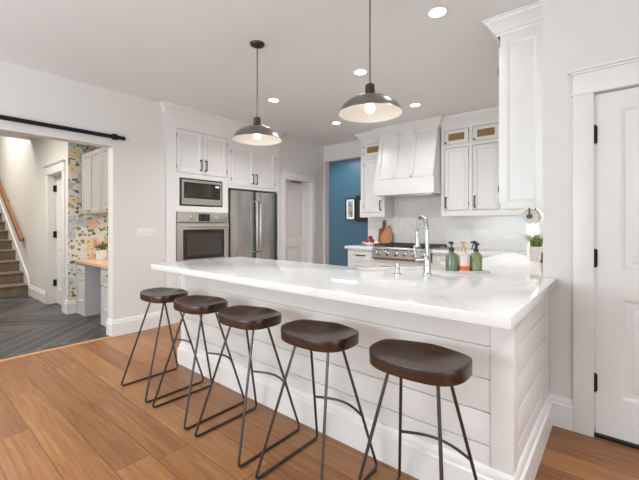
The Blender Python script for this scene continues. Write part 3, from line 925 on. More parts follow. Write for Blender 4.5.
# rangetop
rg = thing('rangetop', 'stainless gas rangetop with six knobs and black grates', 'rangetop', (-2.41, 5.0, 0.74))
rx0, rx1 = -2.864, -1.955
bm = NB()
prism(bm, [(4.655, 0.752), (4.640, 0.770), (4.655, 0.905), (4.675, 0.925), (5.30, 0.925), (5.30, 0.742), (4.70, 0.742)], rx0, rx1, axis='x'); obj('body', bm, 'steel_dark', rg)
for i in range(6):
    x = -2.748 + i * 0.1385
    bm = NB(); lathe(bm, [(0, 0.045), (0.018, 0.045), (0.023, 0.040), (0.025, 0.012), (0.034, 0.010), (0.036, 0)], T=lambda p: Vector((x + p.x, 4.645 - p.z, 0.835 + p.y)), seg=22)
    box(bm, x - 0.004, x + 0.004, 4.592, 4.602, 0.817, 0.853, 0.001)
    obj('knob', bm, 'chrome', rg)
bm = NB()
for i in range(6): box(bm, -2.80 + i * 0.1385, -2.70 + i * 0.1385, 4.640, 4.656, 0.885, 0.893)
obj('marking', bm, 'black_plastic', rg)
for k in range(3):
    a = rx0 + 0.012 + k * 0.297; b = a + 0.29
    bm = NB()
    for y in (4.705, 4.85, 4.985, 5.12, 5.265): box(bm, a, b, y - 0.007, y + 0.007, 0.945, 0.965, 0.003)
    for x in (a + 0.008, (a + b) / 2, b - 0.008): box(bm, x - 0.007, x + 0.007, 4.70, 5.27, 0.943, 0.963, 0.003)
    for x in (a + 0.01, b - 0.01):
        for y in (4.71, 4.985, 5.26): box(bm, x - 0.009, x + 0.009, y - 0.009, y + 0.009, 0.924, 0.946)
    obj('grate', bm, 'iron', rg)
    for y in (4.84, 5.13):
        bm = NB(); lathe(bm, [(0, 0.944), (0.03, 0.943), (0.035, 0.936), (0.048, 0.934), (0.05, 0.924), (0, 0.924)], ((a + b) / 2, y, 0), 24); obj('burner', bm, 'iron', rg)

bm = NB(); box(bm, -3.385, -2.868, 4.665, YR - 0.011, CZ - CT, CZ, 0.004)
tag(obj('countertop', bm, 'quartz'), 'short white quartz countertop under the fruit bowl', 'countertop')

# ------------------------------------------------------------------ peninsula
PX0, PX1, PY0 = -3.05, -0.348, 1.69
S2 = math.sqrt(0.5)
TSK = frame((-1.12, 2.45, 0), (S2, S2, 0), (-S2, S2, 0))     # along the corner sink, towards its front
pn = thing('kitchen_peninsula', 'white shiplap kitchen peninsula facing the row of stools', 'peninsula', (-1.7, 2.0, 0))
zc = CZ - 0.045
bm = NB()
prism(bm, [(PX0 + 0.012, PY0 + 0.012), (PX1 - 0.012, PY0 + 0.012), (PX1 - 0.012, 2.66), (-0.392, 2.66), (-0.392, 2.795), (-1.01, 2.795), (-1.60, 2.33), (PX0 + 0.012, 2.33)], 0.0, 0.66)
prism(bm, [(PX0 + 0.012, PY0 + 0.012), (PX1 - 0.012, PY0 + 0.012), (PX1 - 0.012, 2.66), (-0.86, 2.66), (-1.44, 2.09), (-1.64, 2.30), (PX0 + 0.012, 2.30)], 0.66, zc)
obj('body', bm, 'cabinet', pn)
gaps = [0.185, 0.274, 0.421, 0.568, 0.715, zc]
bm = NB()
for a, b in zip(gaps, gaps[1:]): box(bm, PX0 + 0.085, PX1 - 0.089, PY0 + 0.0, PY0 + 0.014, a + 0.0025, b - 0.0025, 0.0015)
obj('shiplap_front', bm, 'cabinet', pn)
bm = NB()
for a, b in zip(gaps, gaps[1:]): box(bm, PX1 - 0.014, PX1, PY0 + 0.085, 2.60, a + 0.0025, b - 0.0025, 0.0015)
obj('shiplap_end', bm, 'cabinet', pn)
for nm, bx in (('corner_post', (PX1 - 0.088, PX1 + 0.004, PY0 - 0.004, PY0 + 0.084)), ('corner_post', (PX0, PX0 + 0.084, PY0 - 0.004, PY0 + 0.084)), ('corner_post', (PX1 - 0.02, PX1 + 0.004, 2.60, 2.664))):
    bm = NB(); box(bm, bx[0], bx[1], bx[2], bx[3], 0.0, zc, 0.002); obj(nm, bm, 'cabinet', pn)
bm = NB(); box(bm, PX0, PX0 + 0.012, PY0 + 0.084, 2.33, 0, zc); obj('end_panel', bm, 'cabinet', pn)
bm = NB(); sweep(bm, [(PX0, 2.33), (PX0, PY0 - 0.004), (PX1 + 0.004, PY0 - 0.004), (PX1 + 0.004, 2.664)][::1], [(-o if False else o, z) for o, z in [(-0.006, 0), (0.022, 0), (0.022, 0.142), (0.010, 0.148), (0.013, 0.162), (0.009, 0.172), (0.007, 0.182), (0.001, 0.188), (-0.006, 0.188)]][:])
obj('baseboard', bm, 'cabinet', pn)

bm = NB()
prism(bm, [(-3.08, 1.43), (-0.30, 1.43), (-0.30, 2.664), (-0.384, 2.664), (-0.384, YR - 0.012), (-1.949, YR - 0.012), (-1.949, 4.665), (-1.05, 4.665), (-1.05, 2.96), (-0.83, 2.74), (-1.41, 2.16), (-1.62, 2.36), (-3.08, 2.36)], CZ - 0.045, CZ)
bev = [e for e in bm.edges]
_bev(bm, bev, 0.003, 2)
bmesh.ops.triangulate(bm, faces=[f for f in bm.faces if len(f.verts) > 4])
tag(obj('countertop', bm, 'quartz'), 'long white quartz countertop with faint veins on the peninsula', 'countertop')

# base cabinets under the sink run
bc = thing('base_cabinet', 'white base cabinet under the counter along the side wall', 'cabinet', (-0.7, 3.8, 0))
bm = NB(); box(bm, -1.02, -0.392, 2.80, YR - 0.004, 0.09, CZ - 0.046); box(bm, -0.96, -0.392, 2.80, YR - 0.004, 0, 0.09)
bmesh.ops.delete(bm, geom=[], context='VERTS')
bm.free(); bm = NB(); box(bm, -1.02, -0.392, 3.02, 4.695, 0.09, CZ - 0.046); box(bm, -0.96, -0.392, 3.02, 4.695, 0, 0.09); obj('carcass', bm, 'cabinet', bc)
TR = frame((-1.04, 0, 0), (0, 1, 0), (-1, 0, 0))
for a in (3.03, 3.58, 4.13):
    bm = NB(); shaker(bm, TR, a, a + 0.54, 0.12, 0.85, 0.055); d = obj('door', bm, 'cabinet', bc); pull(TR, a + 0.48, 0.66, 0.80, 'hardware', d)

# corner sink
sk = thing('farmhouse_sink', 'white apron-front sink set across the counter corner', 'sink', TSK(Vector((0, 0.17, 0.68))))
bm = NB()
so = (-0.405, 0.405, -0.015, 0.335); sz0, sz1 = 0.675, CZ - 0.047
box(bm, so[0], so[1], so[2], so[3], sz0, sz0 + 0.02, 0, TSK)
for a in ((so[0], so[1], so[2], so[2] + 0.02), (so[0], so[1], so[3] - 0.03, so[3]), (so[0], so[0] + 0.02, so[2] + 0.02, so[3] - 0.03), (so[1] - 0.02, so[1], so[2] + 0.02, so[3] - 0.03)):
    box(bm, a[0], a[1], a[2], a[3], sz0 + 0.02, sz1 if a[3] != so[3] else CZ - 0.012, 0.003, TSK)
obj('basin', bm, 'ceramic', sk)
bm = NB(); lathe(bm, [(0, 0.004), (0.03, 0.004), (0.045, 0.002), (0.045, 0)], TSK(Vector((0, 0.15, sz0 + 0.02))), 20); obj('drain', bm, 'chrome', sk)

# faucet
FX = Vector((-1.0, 2.325, CZ))
fa = thing('kitchen_faucet', 'tall chrome pull-down faucet at the corner sink', 'faucet', FX)
sd = Vector((-S2, S2, 0)); al = Vector((-S2, -S2, 0))
bm = NB(); lathe(bm, [(0, 0.06), (0.021, 0.06), (0.023, 0.05), (0.024, 0.01), (0.031, 0.006), (0.031, 0)], FX, 24)
lathe(bm, [(0.0, 0.125), (0.018, 0.125), (0.022, 0.118), (0.0225, 0.062), (0.0, 0.062)], FX, 24)
obj('base', bm, 'chrome', fa)
gd = (sd + al * 0.02).normalized()
bm = NB()
pts = [FX + Vector((0, 0, 0.12)), FX + Vector((0, 0, 0.29))]
for i in range(1, 13):
    a = PI * i / 12
    pts.append(FX + Vector((0, 0, 0.29)) + gd * (0.085 - 0.085 * math.cos(a)) + Vector((0, 0, 0.10 * math.sin(a))))
pts.append(pts[-1] + Vector((0, 0, -0.02)))
tube(bm, pts, 0.0135, 16); obj('spout', bm, 'chrome', fa)
bm = NB(); e = pts[-1]; lathe(bm, [(0.0, 0.0), (0.014, 0.0), (0.017, -0.012), (0.0165, -0.07), (0.020, -0.09), (0.019, -0.098), (0, -0.098)], e, 20); obj('spray_head', bm, 'chrome', fa)
bm = NB(); tube(bm, [FX + Vector((0, 0, 0.10)) + al * 0.02, FX + Vector((0, 0, 0.10)) + al * 0.085], 0.013, 14)
tube(bm, [FX + Vector((0, 0, 0.098)) + al * 0.075, FX + Vector((0, 0, 0.12)) + al * 0.08, FX + Vector((0, 0, 0.195)) + al * 0.088], [0.006, 0.0065, 0.008], 12); obj('lever', bm, 'chrome', fa)
FS = Vector((-1.145, 2.18, CZ))
bm = NB(); lathe(bm, [(0, 0.075), (0.012, 0.075), (0.0135, 0.066), (0.0135, 0.045), (0.019, 0.040), (0.019, 0.012), (0.026, 0.008), (0.026, 0)], FS, 22)
tube(bm, [FS + Vector((0, 0, 0.062)), FS + Vector((0, 0, 0.066)) + gd * 0.035], [0.006, 0.004], 10)
sdp = thing('soap_dispenser', 'short chrome soap pump standing next to the faucet', 'soap pump', FS)
obj('pump', bm, 'chrome', sdp)

# tray and bottles
TT = frame((-0.838, 2.571, CZ), (S2 * 1.06, S2 * 0.93, 0), (-S2 * 0.93, S2 * 1.06, 0))
bm = NB(); box(bm, -0.155, 0.155, -0.06, 0.06, 0.0, 0.006, 0.002, TT)
for a in ((-0.155, 0.155, -0.06, -0.052), (-0.155, 0.155, 0.052, 0.06), (-0.155, -0.147, -0.052, 0.052), (0.147, 0.155, -0.052, 0.052)): box(bm, a[0], a[1], a[2], a[3], 0.004, 0.016, 0.002, TT)
tag(obj('tray', bm, 'tray'), 'grey rectangular tray carrying three soap bottles', 'tray')
def bottle_body(r, h, sh=0.022):
    pr = [(0, 0), (r - 0.004, 0), (r, 0.005), (r, h - 0.012), (r - 0.003, h - 0.003), (r * 0.72, h + sh * 0.25), (0.016, h + sh * 0.5), (0.013, h + sh), (0, h + sh)]
    return pr
def bottle(label, u, mat, kind):
    p = TT(Vector((u, 0, 0.0065)))
    t = thing('soap_bottle', label, 'bottle', p, 'bottles on the tray')
    r, h = 0.0405, 0.122
    bm = NB(); lathe(bm, bottle_body(r, h), p, 28)
    if kind == 'pump':   # fluted walls
        for v in bm.verts:
            a = math.atan2(v.co.y - p.y, v.co.x - p.x)
            d = math.hypot(v.co.y - p.y, v.co.x - p.x)
            if abs(d - r) < 1e-4:
                k = 1 + 0.012 * (1 if int(round(a / (2 * PI / 28))) % 2 else -1)
                v.co.x = p.x + (v.co.x - p.x) * k; v.co.y = p.y + (v.co.y - p.y) * k
    obj('body', bm, mat, t)
    z = h + 0.022
    if kind == 'band':
        bm = NB(); lathe(bm, [(r + 0.0004, 0.014), (r + 0.0008, 0.014), (r + 0.0008, 0.042), (r + 0.0004, 0.042)], p, 28); obj('label_band', bm, 'orange', t)
    if kind in ('pump', 'band'):
        m = 'black_plastic' if kind == 'pump' else 'brass'
        k = 1.0 if kind == 'pump' else 0.8
        bm = NB(); lathe(bm, [(0, z + 0.028), (0.008, z + 0.028), (0.011 * k, z + 0.024), (0.018 * k, z + 0.022), (0.018 * k, z - 0.002), (0, z - 0.002)], p, 20); obj('collar', bm, m, t)
        bm = NB(); tube(bm, [p + Vector((0, 0, z + 0.02)), p + Vector((0, 0, z + 0.055))], 0.0045, 10)
        lathe(bm, [(0, z + 0.066), (0.011, z + 0.065), (0.013 * k, z + 0.06), (0.013 * k, z + 0.046), (0, z + 0.044)], p, 18)
        tube(bm, [p + Vector((0, 0, z + 0.06)), p + Vector((0, 0, z + 0.061)) + gd * 0.034, p + Vector((0, 0, z + 0.052)) + gd * 0.042], [0.0055, 0.0045, 0.0035], 10)
        obj('pump_head', bm, m, t)
    else:
        bm = NB(); lathe(bm, [(0, z + 0.016), (0.014, z + 0.016), (0.017, z + 0.012), (0.017, z - 0.003), (0, z - 0.003)], p, 20); obj('collar', bm, 'black_plastic', t)
        ld = TT(Vector((-1, 0, 0))) - TT(Vector((0, 0, 0)))
        bm = NB()
        tube(bm, [p + Vector((0, 0, z + 0.012)), p + Vector((0, 0, z + 0.05)) - ld * 0.004, p + Vector((0, 0, z + 0.062)) + ld * 0.008, p + Vector((0, 0, z + 0.060)) + ld * 0.036], [0.010, 0.012, 0.011, 0.006], 12)
        tube(bm, [p + Vector((0, 0, z + 0.052)) - ld * 0.002, p + Vector((0, 0, z + 0.045)) - ld * 0.022], [0.010, 0.006], 10)
        obj('spray_head', bm, 'black_plastic', t)
        bm = NB(); tube(bm, [p + Vector((0, 0, z + 0.052)) + ld * 0.014, p + Vector((0, 0, z + 0.03)) + ld * 0.026, p + Vector((0, 0, z + 0.006)) + ld * 0.030], [0.005, 0.0045, 0.003], 8); obj('trigger', bm, 'black_plastic', t)
bottle('ribbed green glass bottle with a black pump top', -0.086, 'green_glass', 'pump')
bottle('pale blush bottle with an orange band and brass pump', 0.0, 'clear_glass', 'band')
bottle('textured green bottle with a black trigger sprayer', 0.086, 'green_liquid', 'spray')

# near wall cabinet (end seen face on)
NX, NY = -0.678, 2.90
nc = thing('wall_cabinet', 'tall white wall cabinet whose panelled end faces the stools', 'cabinet', (-0.54, 3.4, 1.37))
TN = frame((0, NY, 0), (1, 0, 0), (0, -1, 0))
bm = NB(); box(bm, NX + 0.001, XE - 0.002, NY + 0.001, 4.6, 1.405, H - 0.004); obj('carcass', bm, 'cabinet', nc)
bm = NB()
box(bm, NX, NX + 0.052, 0, 0.018, 1.37, 2.66, 0.0015, TN); box(bm, XE - 0.075, XE - 0.002, 0, 0.018, 1.37, 2.66, 0.0015, TN)
box(bm, NX + 0.052, XE - 0.075, 0, 0.018, 2.575, 2.66, 0.0015, TN); box(bm, NX + 0.052, XE - 0.075, 0, 0.018, 1.37, 1.425, 0.0015, TN)
box(bm, NX + 0.045, XE - 0.07, 0, 0.009, 1.42, 2.58, 0, TN)
ring(bm, TN, (NX + 0.052, XE - 0.075, 1.425, 2.575), 0.015, (NX + 0.064, XE - 0.087, 1.437, 2.563), 0.0094)
box(bm, NX - 0.0, NX + 0.02, -1.7, 0, 1.37, 1.406, 0.0, TN)
obj('end_panel', bm, 'cabinet', nc)
TNS = frame((NX, 0, 0), (0, 1, 0), (-1, 0, 0))
for a in (2.93, 3.48, 4.03):
    bm = NB(); shaker(bm, frame((NX - 0.02, 0, 0), (0, 1, 0), (-1, 0, 0)), a, a + 0.545, 1.41, 2.58, 0.055); d = obj('door', bm, 'cabinet', nc)
    pull(frame((NX - 0.02, 0, 0), (0, 1, 0), (-1, 0, 0)), a + (0.51 if a < 3 else 0.03), 1.47, 1.62, 'hardware', d)
    if a < 3: hinges(frame((NX - 0.02, 0, 0), (0, 1, 0), (-1, 0, 0)), a + 0.002, (1.52, 2.40), d)
crown('trim_crown_end', [(NX - 0.02, 4.88), (NX - 0.02, NY - 0.018), (XE, NY - 0.018)], s=1.0, label='white crown moulding on the tall end cabinet')
area_light('under_cabinet_light', (-0.46, 4.0, 1.395), (0, 0, 0), 0.10, 1.0, 2.6, WARM)

# paper towel under it
pt = thing('paper_towel_holder', 'bronze paper towel holder under the tall end cabinet', 'towel holder', (-0.555, 3.4, 1.318))
bm = NB(); tube(bm, [(-0.555, 3.255, 1.318), (-0.555, 3.545, 1.318)], 0.012, 12)
for y in (3.262, 3.538): box(bm, -0.559, -0.551, y - 0.004, y + 0.004, 1.318, 1.404, 0.001)
lathe(bm, [(0, 0.010), (0.015, 0.010), (0.018, 0.006), (0.018, 0)], T=lambda p: Vector((-0.555 + p.x, 3.256 - p.z, 1.318 + p.y)), seg=20)
obj('rod', bm, 'bronze', pt)
bm = NB(); lathe(bm, [(0.019, 0), (0.060, 0), (0.062, 0.003), (0.062, 0.257), (0.060, 0.26), (0.019, 0.26), (0.019, 0)], T=lambda p: Vector((-0.555 + p.x, 3.27 + p.z, 1.318 + p.y)), seg=36)
rl = obj('paper_towel_roll', bm, 'paper'); tag(rl, 'white paper towel roll hung beneath the tall end cabinet', 'paper towel')

# plant, lamp, mill on the counter
pp = Vector((-0.60, 3.87, CZ))
pl = thing('potted_grass', 'potted green grass in a diamond patterned white pot', 'plant', pp)
bm = NB(); lathe(bm, [(0, 0), (0.050, 0), (0.053, 0.004), (0.058, 0.128), (0.054, 0.13), (0.050, 0.115), (0, 0.115)], pp, 32); po = obj('pot', bm, 'pot', pl)
bm = NB(); rnd = random.Random(3)
for i in range(330):
    a = rnd.uniform(0, 2 * PI); r = 0.045 * math.sqrt(rnd.random())
    b = pp + Vector((r * math.cos(a), r * math.sin(a), 0.114))
    out = Vector((math.cos(a), math.sin(a), 0)); h = rnd.uniform(0.11, 0.18); ln = (r / 0.045) * rnd.uniform(0.03, 0.15)
    w = out.cross(Vector((0, 0, 1))) * 0.0026
    prev = None
    for s in (0, 0.35, 0.7, 1.0):
        c = b + Vector((0, 0, h * s * (1 - 0.15 * s))) + out * ln * s * s
        ww = w * (1 - s * 0.95)
        q = (bm.verts.new(c - ww), bm.verts.new(c + ww + out * 0.0006))
        if prev: bm.faces.new((prev[0], prev[1], q[1], q[0]))
        prev = q
obj('grass_blades', bm, 'grass', pl)
lp = Vector((-0.70, 4.30, CZ))
la = thing('table_lamp', 'small lit white lamp glowing behind the potted grass', 'lamp', lp)
bm = NB(); lathe(bm, [(0, 0), (0.045, 0), (0.05, 0.01), (0.056, 0.06), (0.05, 0.12), (0.03, 0.17), (0.011, 0.185), (0.011, 0.245), (0, 0.245)], lp, 28); obj('lamp_base', bm, 'ceramic', la)
bm = NB(); lathe(bm, [(0.060, 0.235), (0.058, 0.235), (0.052, 0.345), (0.054, 0.345), (0.060, 0.235)], lp, 32); obj('lamp_shade', bm, 'lamp_shade', la)
ld_ = bpy.data.lights.new('lamp_bulb', 'POINT'); ld_.energy = 1.5; ld_.color = (1, 0.78, 0.5); ld_.shadow_soft_size = 0.03
lo = bpy.data.objects.new('lamp_bulb', ld_); COL.objects.link(lo); lo.location = lp + Vector((0, 0, 0.28))
mp = Vector((-0.515, 3.69, CZ))
bm = NB(); lathe(bm, [(0, 0), (0.026, 0), (0.027, 0.012), (0.018, 0.03), (0.022, 0.062), (0.016, 0.074), (0.020, 0.084), (0.012, 0.096), (0, 0.098)], mp, 22)
tag(obj('pepper_mill', bm, 'mill'), 'small reddish brown wooden mill beside the potted grass', 'pepper mill')

# fruit bowl, boards
bp = Vector((-3.04, 4.90, CZ))
bm = NB(); lathe(bm, [(0, 0), (0.060, 0), (0.066, 0.008), (0.115, 0.030), (0.150, 0.058), (0.147, 0.060), (0.110, 0.036), (0.055, 0.018), (0, 0.016)], bp, 36)
tag(obj('fruit_bowl', bm, 'ceramic'), 'white bowl of red apples near the cutting boards', 'bowl')
ap = [(-0.055, -0.035, 0.060, 'red apple at the passage side of the bowl'), (0.045, -0.045, 0.062, 'red apple at the range side of the bowl'), (0.0, 0.045, 0.060, 'red apple at the back of the bowl'), (-0.002, -0.008, 0.112, 'red apple resting on top of the others')]
for dx, dy, dz, lab in ap:
    c = bp + Vector((dx, dy, dz + 0.014))
    r = 0.037
    t = thing('apple', lab, 'apple', c - Vector((0, 0, 0.035)), 'apples in the white bowl')
    bm = NB(); lathe(bm, [(0, -0.030), (0.012, -0.034), (0.026, -0.026), (0.036, -0.006), (0.037, 0.010), (0.028, 0.028), (0.014, 0.034), (0.004, 0.028), (0, 0.025)], c, 24); obj('fruit', bm, 'apple', t)
    bm = NB(); tube(bm, [c + Vector((0, 0, 0.024)), c + Vector((0.002, 0, 0.036)), c + Vector((0.006, 0, 0.044))], 0.0018, 6); obj('stem', bm, 'bronze', t)

def board(label, mat, poly, x, ybase, lean, roll, t=0.018, hole=None):
    bm = NB()
    rot = Matrix.Rotation(roll, 4, 'Y')
    tilt = Matrix.Rotation(-lean, 4, 'X')
    O = Vector((x, ybase, CZ))
    T = lambda p: O + tilt @ (rot @ Vector(p))
    prism(bm, poly, 0, t, T=T, bev=0.003, axis='y')
    zmin = min(v.co.z for v in bm.verts)
    for v in bm.verts: v.co.z += CZ + 0.0006 - zmin
    ymax = max(v.co.y for v in bm.verts)
    return tag(obj('cutting_board', bm, mat), label, 'cutting board')
rect = [(-0.085, 0), (0.085, 0), (0.085, 0.25), (0.07, 0.275), (0.024, 0.285), (0.02, 0.31), (0.024, 0.40), (0.012, 0.415), (-0.012, 0.415), (-0.024, 0.40), (-0.02, 0.31), (-0.024, 0.285), (-0.07, 0.275), (-0.085, 0.25)]
board('darker wooden paddle cutting board leaning upright against the tiles', 'board_dark', rect, -3.03, 5.235, R(9), 0)
ov_ = [(0.085 * math.sin(a) * (1 - 0.1 * math.cos(a)), 0.12 - 0.12 * math.cos(a)) for a in [i * 2 * PI / 24 for i in range(24)]]
pad = [(0.11 * math.sin(a), 0.125 - 0.125 * math.cos(a)) for a in [R(d) for d in range(0, 160, 16)]] + [(0.03, 0.26), (0.018, 0.32), (0, 0.33), (-0.018, 0.32), (-0.03, 0.26)] + [(0.11 * math.sin(a), 0.125 - 0.125 * math.cos(a)) for a in [R(d) for d in range(216, 360, 16)]]
board('paler rounded wooden board leaning in front of the paddle board', 'board_light', pad, -2.968, 5.205, R(9), R(8))

# ------------------------------------------------------------------ stools
st = thing('bar_stool', 'dark wooden saddle stool at the oven end of the row', 'stool', (0, 0, 0), 'saddle stools along the peninsula')
a_, b_, ZS, TH_ = 0.200, 0.148, 0.722, 0.058
def seat_z(x, y):
    u, v = x / a_, y / b_
    rim = 0.010 * abs(u) ** 2.2
    hollow = -0.017 * max(0, 1 - (u / 0.92) ** 2) * max(0, 1 - (abs(v) / 0.95) ** 2.5)
    ridge = 0.007 * math.exp(-(x / 0.05) ** 2) * max(0, v * 0.8 + 0.25) * (1 if abs(v) < 0.97 else 0.8)
    return ZS + rim + hollow + ridge
bm = NB()
NA = 56
def outline(k, s):
    an = k * 2 * PI / NA
    c, sn_ = math.cos(an), math.sin(an)
    e = 2 / 2.7
    return a_ * s * math.copysign(abs(c) ** e, c), b_ * s * math.copysign(abs(sn_) ** e, sn_)
rings = [[bm.verts.new((0, 0, seat_z(0, 0)))]]
for s in (0.15, 0.3, 0.45, 0.6, 0.75, 0.87, 0.95):
    rings.append([bm.verts.new((*outline(k, s), seat_z(*outline(k, s)))) for k in range(NA)])
for s, dz in ((0.993, 0.0), (1.0, -0.003), (1.0, -TH_ * 0.5), (0.998, -TH_ + 0.004), (0.98, -TH_)):
    row = []
    for k in range(NA):
        x, y = outline(k, s); xt, yt_ = outline(k, 0.97)
        edge = seat_z(xt, yt_)
        z = edge + dz
        if dz < -TH_ * 0.4: z = (edge + dz) * 0.55 + (ZS + 0.012 + dz) * 0.45
        if dz < -TH_ * 0.8: z = ZS + 0.012 + dz + 0.25 * (edge - ZS - 0.012)
        row.append(bm.verts.new((x, y, z)))
    rings.append(row)
rings.append([bm.verts.new((0, 0, ZS + 0.012 - TH_))])
for A, B in zip(rings, rings[1:]):
    for k in range(NA):
        q = [A[k % len(A)], A[(k + 1) % NA % len(A)], B[(k + 1) % NA % len(B)], B[k % len(B)]]
        q = [v for i, v in enumerate(q) if v not in q[:i]]
        bm.faces.new(q)
obj('seat', bm, 'dark_wood', st, angle=30)
ztop = ZS + 0.012 - TH_
for s in (-1, 1):
    bm = NB()
    P = [(s * 0.100, -0.05, ztop + 0.002), (s * 0.205, -0.240, 0.0075), (s * 0.202, 0.225, 0.0075), (s * 0.100, 0.045, ztop + 0.002)]
    tube(bm, fillet(P, 0.028, 7), 0.007, 10)
    box(bm, s * 0.100 - 0.016, s * 0.100 + 0.016, -0.075, 0.075, ztop - 0.003, ztop + 0.001)
    obj('hairpin_leg', bm, 'dark_rod', st)
t_ = (ztop - 0.285) / ztop
fx_, fy_ = 0.100 + 0.102 * t_, 0.045 + 0.18 * t_
bm = NB()
tube(bm, [(-fx_ + 2 * fx_ * i / 14, fy_ + 0.055 * math.sin(PI * i / 14), 0.285) for i in range(15)], 0.0065, 10)
obj('footrest', bm, 'dark_rod', st)
st.location = (-2.75, 1.38, 0)
for x, lab in ((-2.225, 'dark wooden saddle stool, second from the oven end of the row'), (-1.696, 'dark wooden saddle stool in the middle of the row of five'),
               (-1.152, 'dark wooden saddle stool between the middle stool and the last one'), (-0.622, 'dark wooden saddle stool at the entry door end of the row')):
    dup(st, (x - 0.008, 1.38, 0), lab)

# ------------------------------------------------------------------ pendants and downlights
def pendant(label, x, y, zr):
    t = thing('pendant_lamp', label, 'pendant lamp', (x, y, zr), 'pendants above the peninsula')
    c = (x, y, zr)
    out = [(0.034, 0.111), (0.045, 0.109), (0.082, 0.103), (0.120, 0.090), (0.153, 0.070), (0.178, 0.045), (0.193, 0.020), (0.199, 0.003), (0.204, -0.001)]
    bm = NB(); lathe(bm, out, c, 48); obj('lamp_shade', bm, 'pewter', t, angle=50)
    inn = [(0.204, -0.001), (0.197, 0.001), (0.190, 0.018), (0.175, 0.042), (0.150, 0.066), (0.117, 0.086), (0.080, 0.098), (0.034, 0.104), (0, 0.104)]
    bm = NB(); lathe(bm, inn, c, 48); obj('shade_lining', bm, 'shade_white', t, angle=50)
    bm = NB(); lathe(bm, [(0, 0.192), (0.012, 0.192), (0.022, 0.188), (0.030, 0.180), (0.031, 0.132), (0.036, 0.128), (0.037, 0.110), (0, 0.104)], c, 28); obj('socket', bm, 'bronze', t)
    bm = NB(); cyl(bm, (x, y, zr + 0.18), (x, y, H - 0.02), 0.0055, seg=12); obj('rod', bm, 'pewter', t)
    bm = NB(); lathe(bm, [(0, -0.036), (0.014, -0.034), (0.03, -0.026), (0.055, -0.016), (0.062, -0.004), (0.062, -0.0005), (0, -0.0005)], (x, y, H), 32); obj('canopy', bm, 'bronze', t)
    bm = NB(); lathe(bm, [(0.014, 0.103), (0.016, 0.08), (0.026, 0.058), (0.032, 0.038), (0.029, 0.020), (0.017, 0.009), (0, 0.005)], c, 24); obj('bulb', bm, 'bulb', t)
    d = bpy.data.lights.new('pendant_glow', 'POINT'); d.energy = 0.12; d.color = WARM; d.shadow_soft_size = 0.035
    o = bpy.data.objects.new('pendant_glow', d); COL.objects.link(o); o.location = (x, y, zr - 0.045)
pendant('pewter dome pendant nearer the oven, its ceiling canopy visible', -2.315, 1.956, 1.957)
pendant('larger looking pewter dome pendant nearer the range hood', -1.22, 1.956, 1.957)

dl_spots = [(-0.99, 2.48, 'bright recessed downlight nearest the tall end cabinet'), (-1.96, 2.968, 'recessed downlight beside the rod of the larger pendant'), (-1.97, 4.22, 'recessed downlight in front of the two-door wall cabinet'),
            (-3.20, 2.962, 'recessed downlight facing the refrigerator beside the small pendant'), (-3.21, 4.216, 'recessed downlight nearest the pantry door and blue passage')]
for x, y, lab in dl_spots:
    t = thing('downlight', lab, 'ceiling light', (x, y, H), 'recessed ceiling downlights')
    bm = NB(); lathe(bm, [(0.055, -0.001), (0.072, -0.001), (0.076, -0.004), (0.072, -0.007), (0.057, -0.006), (0.055, -0.001)], (x, y, H), 32); obj('trim_ring', bm, 'plastic', t)
    bm = NB(); lathe(bm, [(0, -0.003), (0.055, -0.003), (0.055, -0.001), (0, -0.001)], (x, y, H), 32); obj('lens', bm, 'lens', t)
    d = bpy.data.lights.new('downlight_beam', 'AREA'); d.shape = 'DISK'; d.size = 0.12; d.energy = 1.2 if y < 2.6 else (3.4 if y > 4 else 13.0); d.color = (0.97, 0.98, 0.98); d.spread = R(140)
    o = bpy.data.objects.new('downlight_beam', d); COL.objects.link(o); o.location = (x, y, H - 0.012)

# ------------------------------------------------------------------ wall things
def plate(name, label, T, u0, u1, z0, z1, gang, kind):
    t = thing(name, label, 'light switch' if kind == 'switch' else 'outlet', T(Vector(((u0 + u1) / 2, 0, z0))))
    bm = NB(); box(bm, u0, u1, 0.0002, 0.006, z0, z1, 0.002, T); obj('cover_plate', bm, 'plastic', t)
    w = (u1 - u0) / gang
    for i in range(gang):
        c = u0 + w * (i + 0.5); zm_ = (z0 + z1) / 2
        if kind == 'switch':
            bm = NB(); box(bm, c - 0.006, c + 0.006, 0.005, 0.014, zm_ - 0.012, zm_ + 0.012, 0.002, T); obj('toggle', bm, 'ceramic', t)
        else:
            for dz in (-0.022, 0.022):
                bm = NB(); box(bm, c - 0.016, c + 0.016, 0.005, 0.0075, zm_ + dz - 0.014, zm_ + dz + 0.014, 0.001, T)
                so_ = obj('socket', bm, 'ceramic', t)
                bm = NB(); box(bm, c - 0.007, c - 0.004, 0.007, 0.0078, zm_ + dz - 0.004, zm_ + dz + 0.006, 0, T); box(bm, c + 0.004, c + 0.007, 0.007, 0.0078, zm_ + dz - 0.004, zm_ + dz + 0.006, 0, T); obj('slot', bm, 'cavity', so_)
plate('light_switch', 'white four-gang light switch plate beside the tall oven cabinet', TL, 1.86, 2.075, 1.10, 1.215, 4, 'switch')
plate('wall_outlet', 'white outlet on the backsplash under the two-door cabinet', frame((0, YR - 0.010, 0), (1, 0, 0), (0, -1, 0)), -1.645, -1.575, 1.09, 1.205, 1, 'outlet')
plate('wall_outlet', 'white outlet low on the hall wall near the stairs', TH, -7.60, -7.53, 0.31, 0.425, 1, 'outlet')

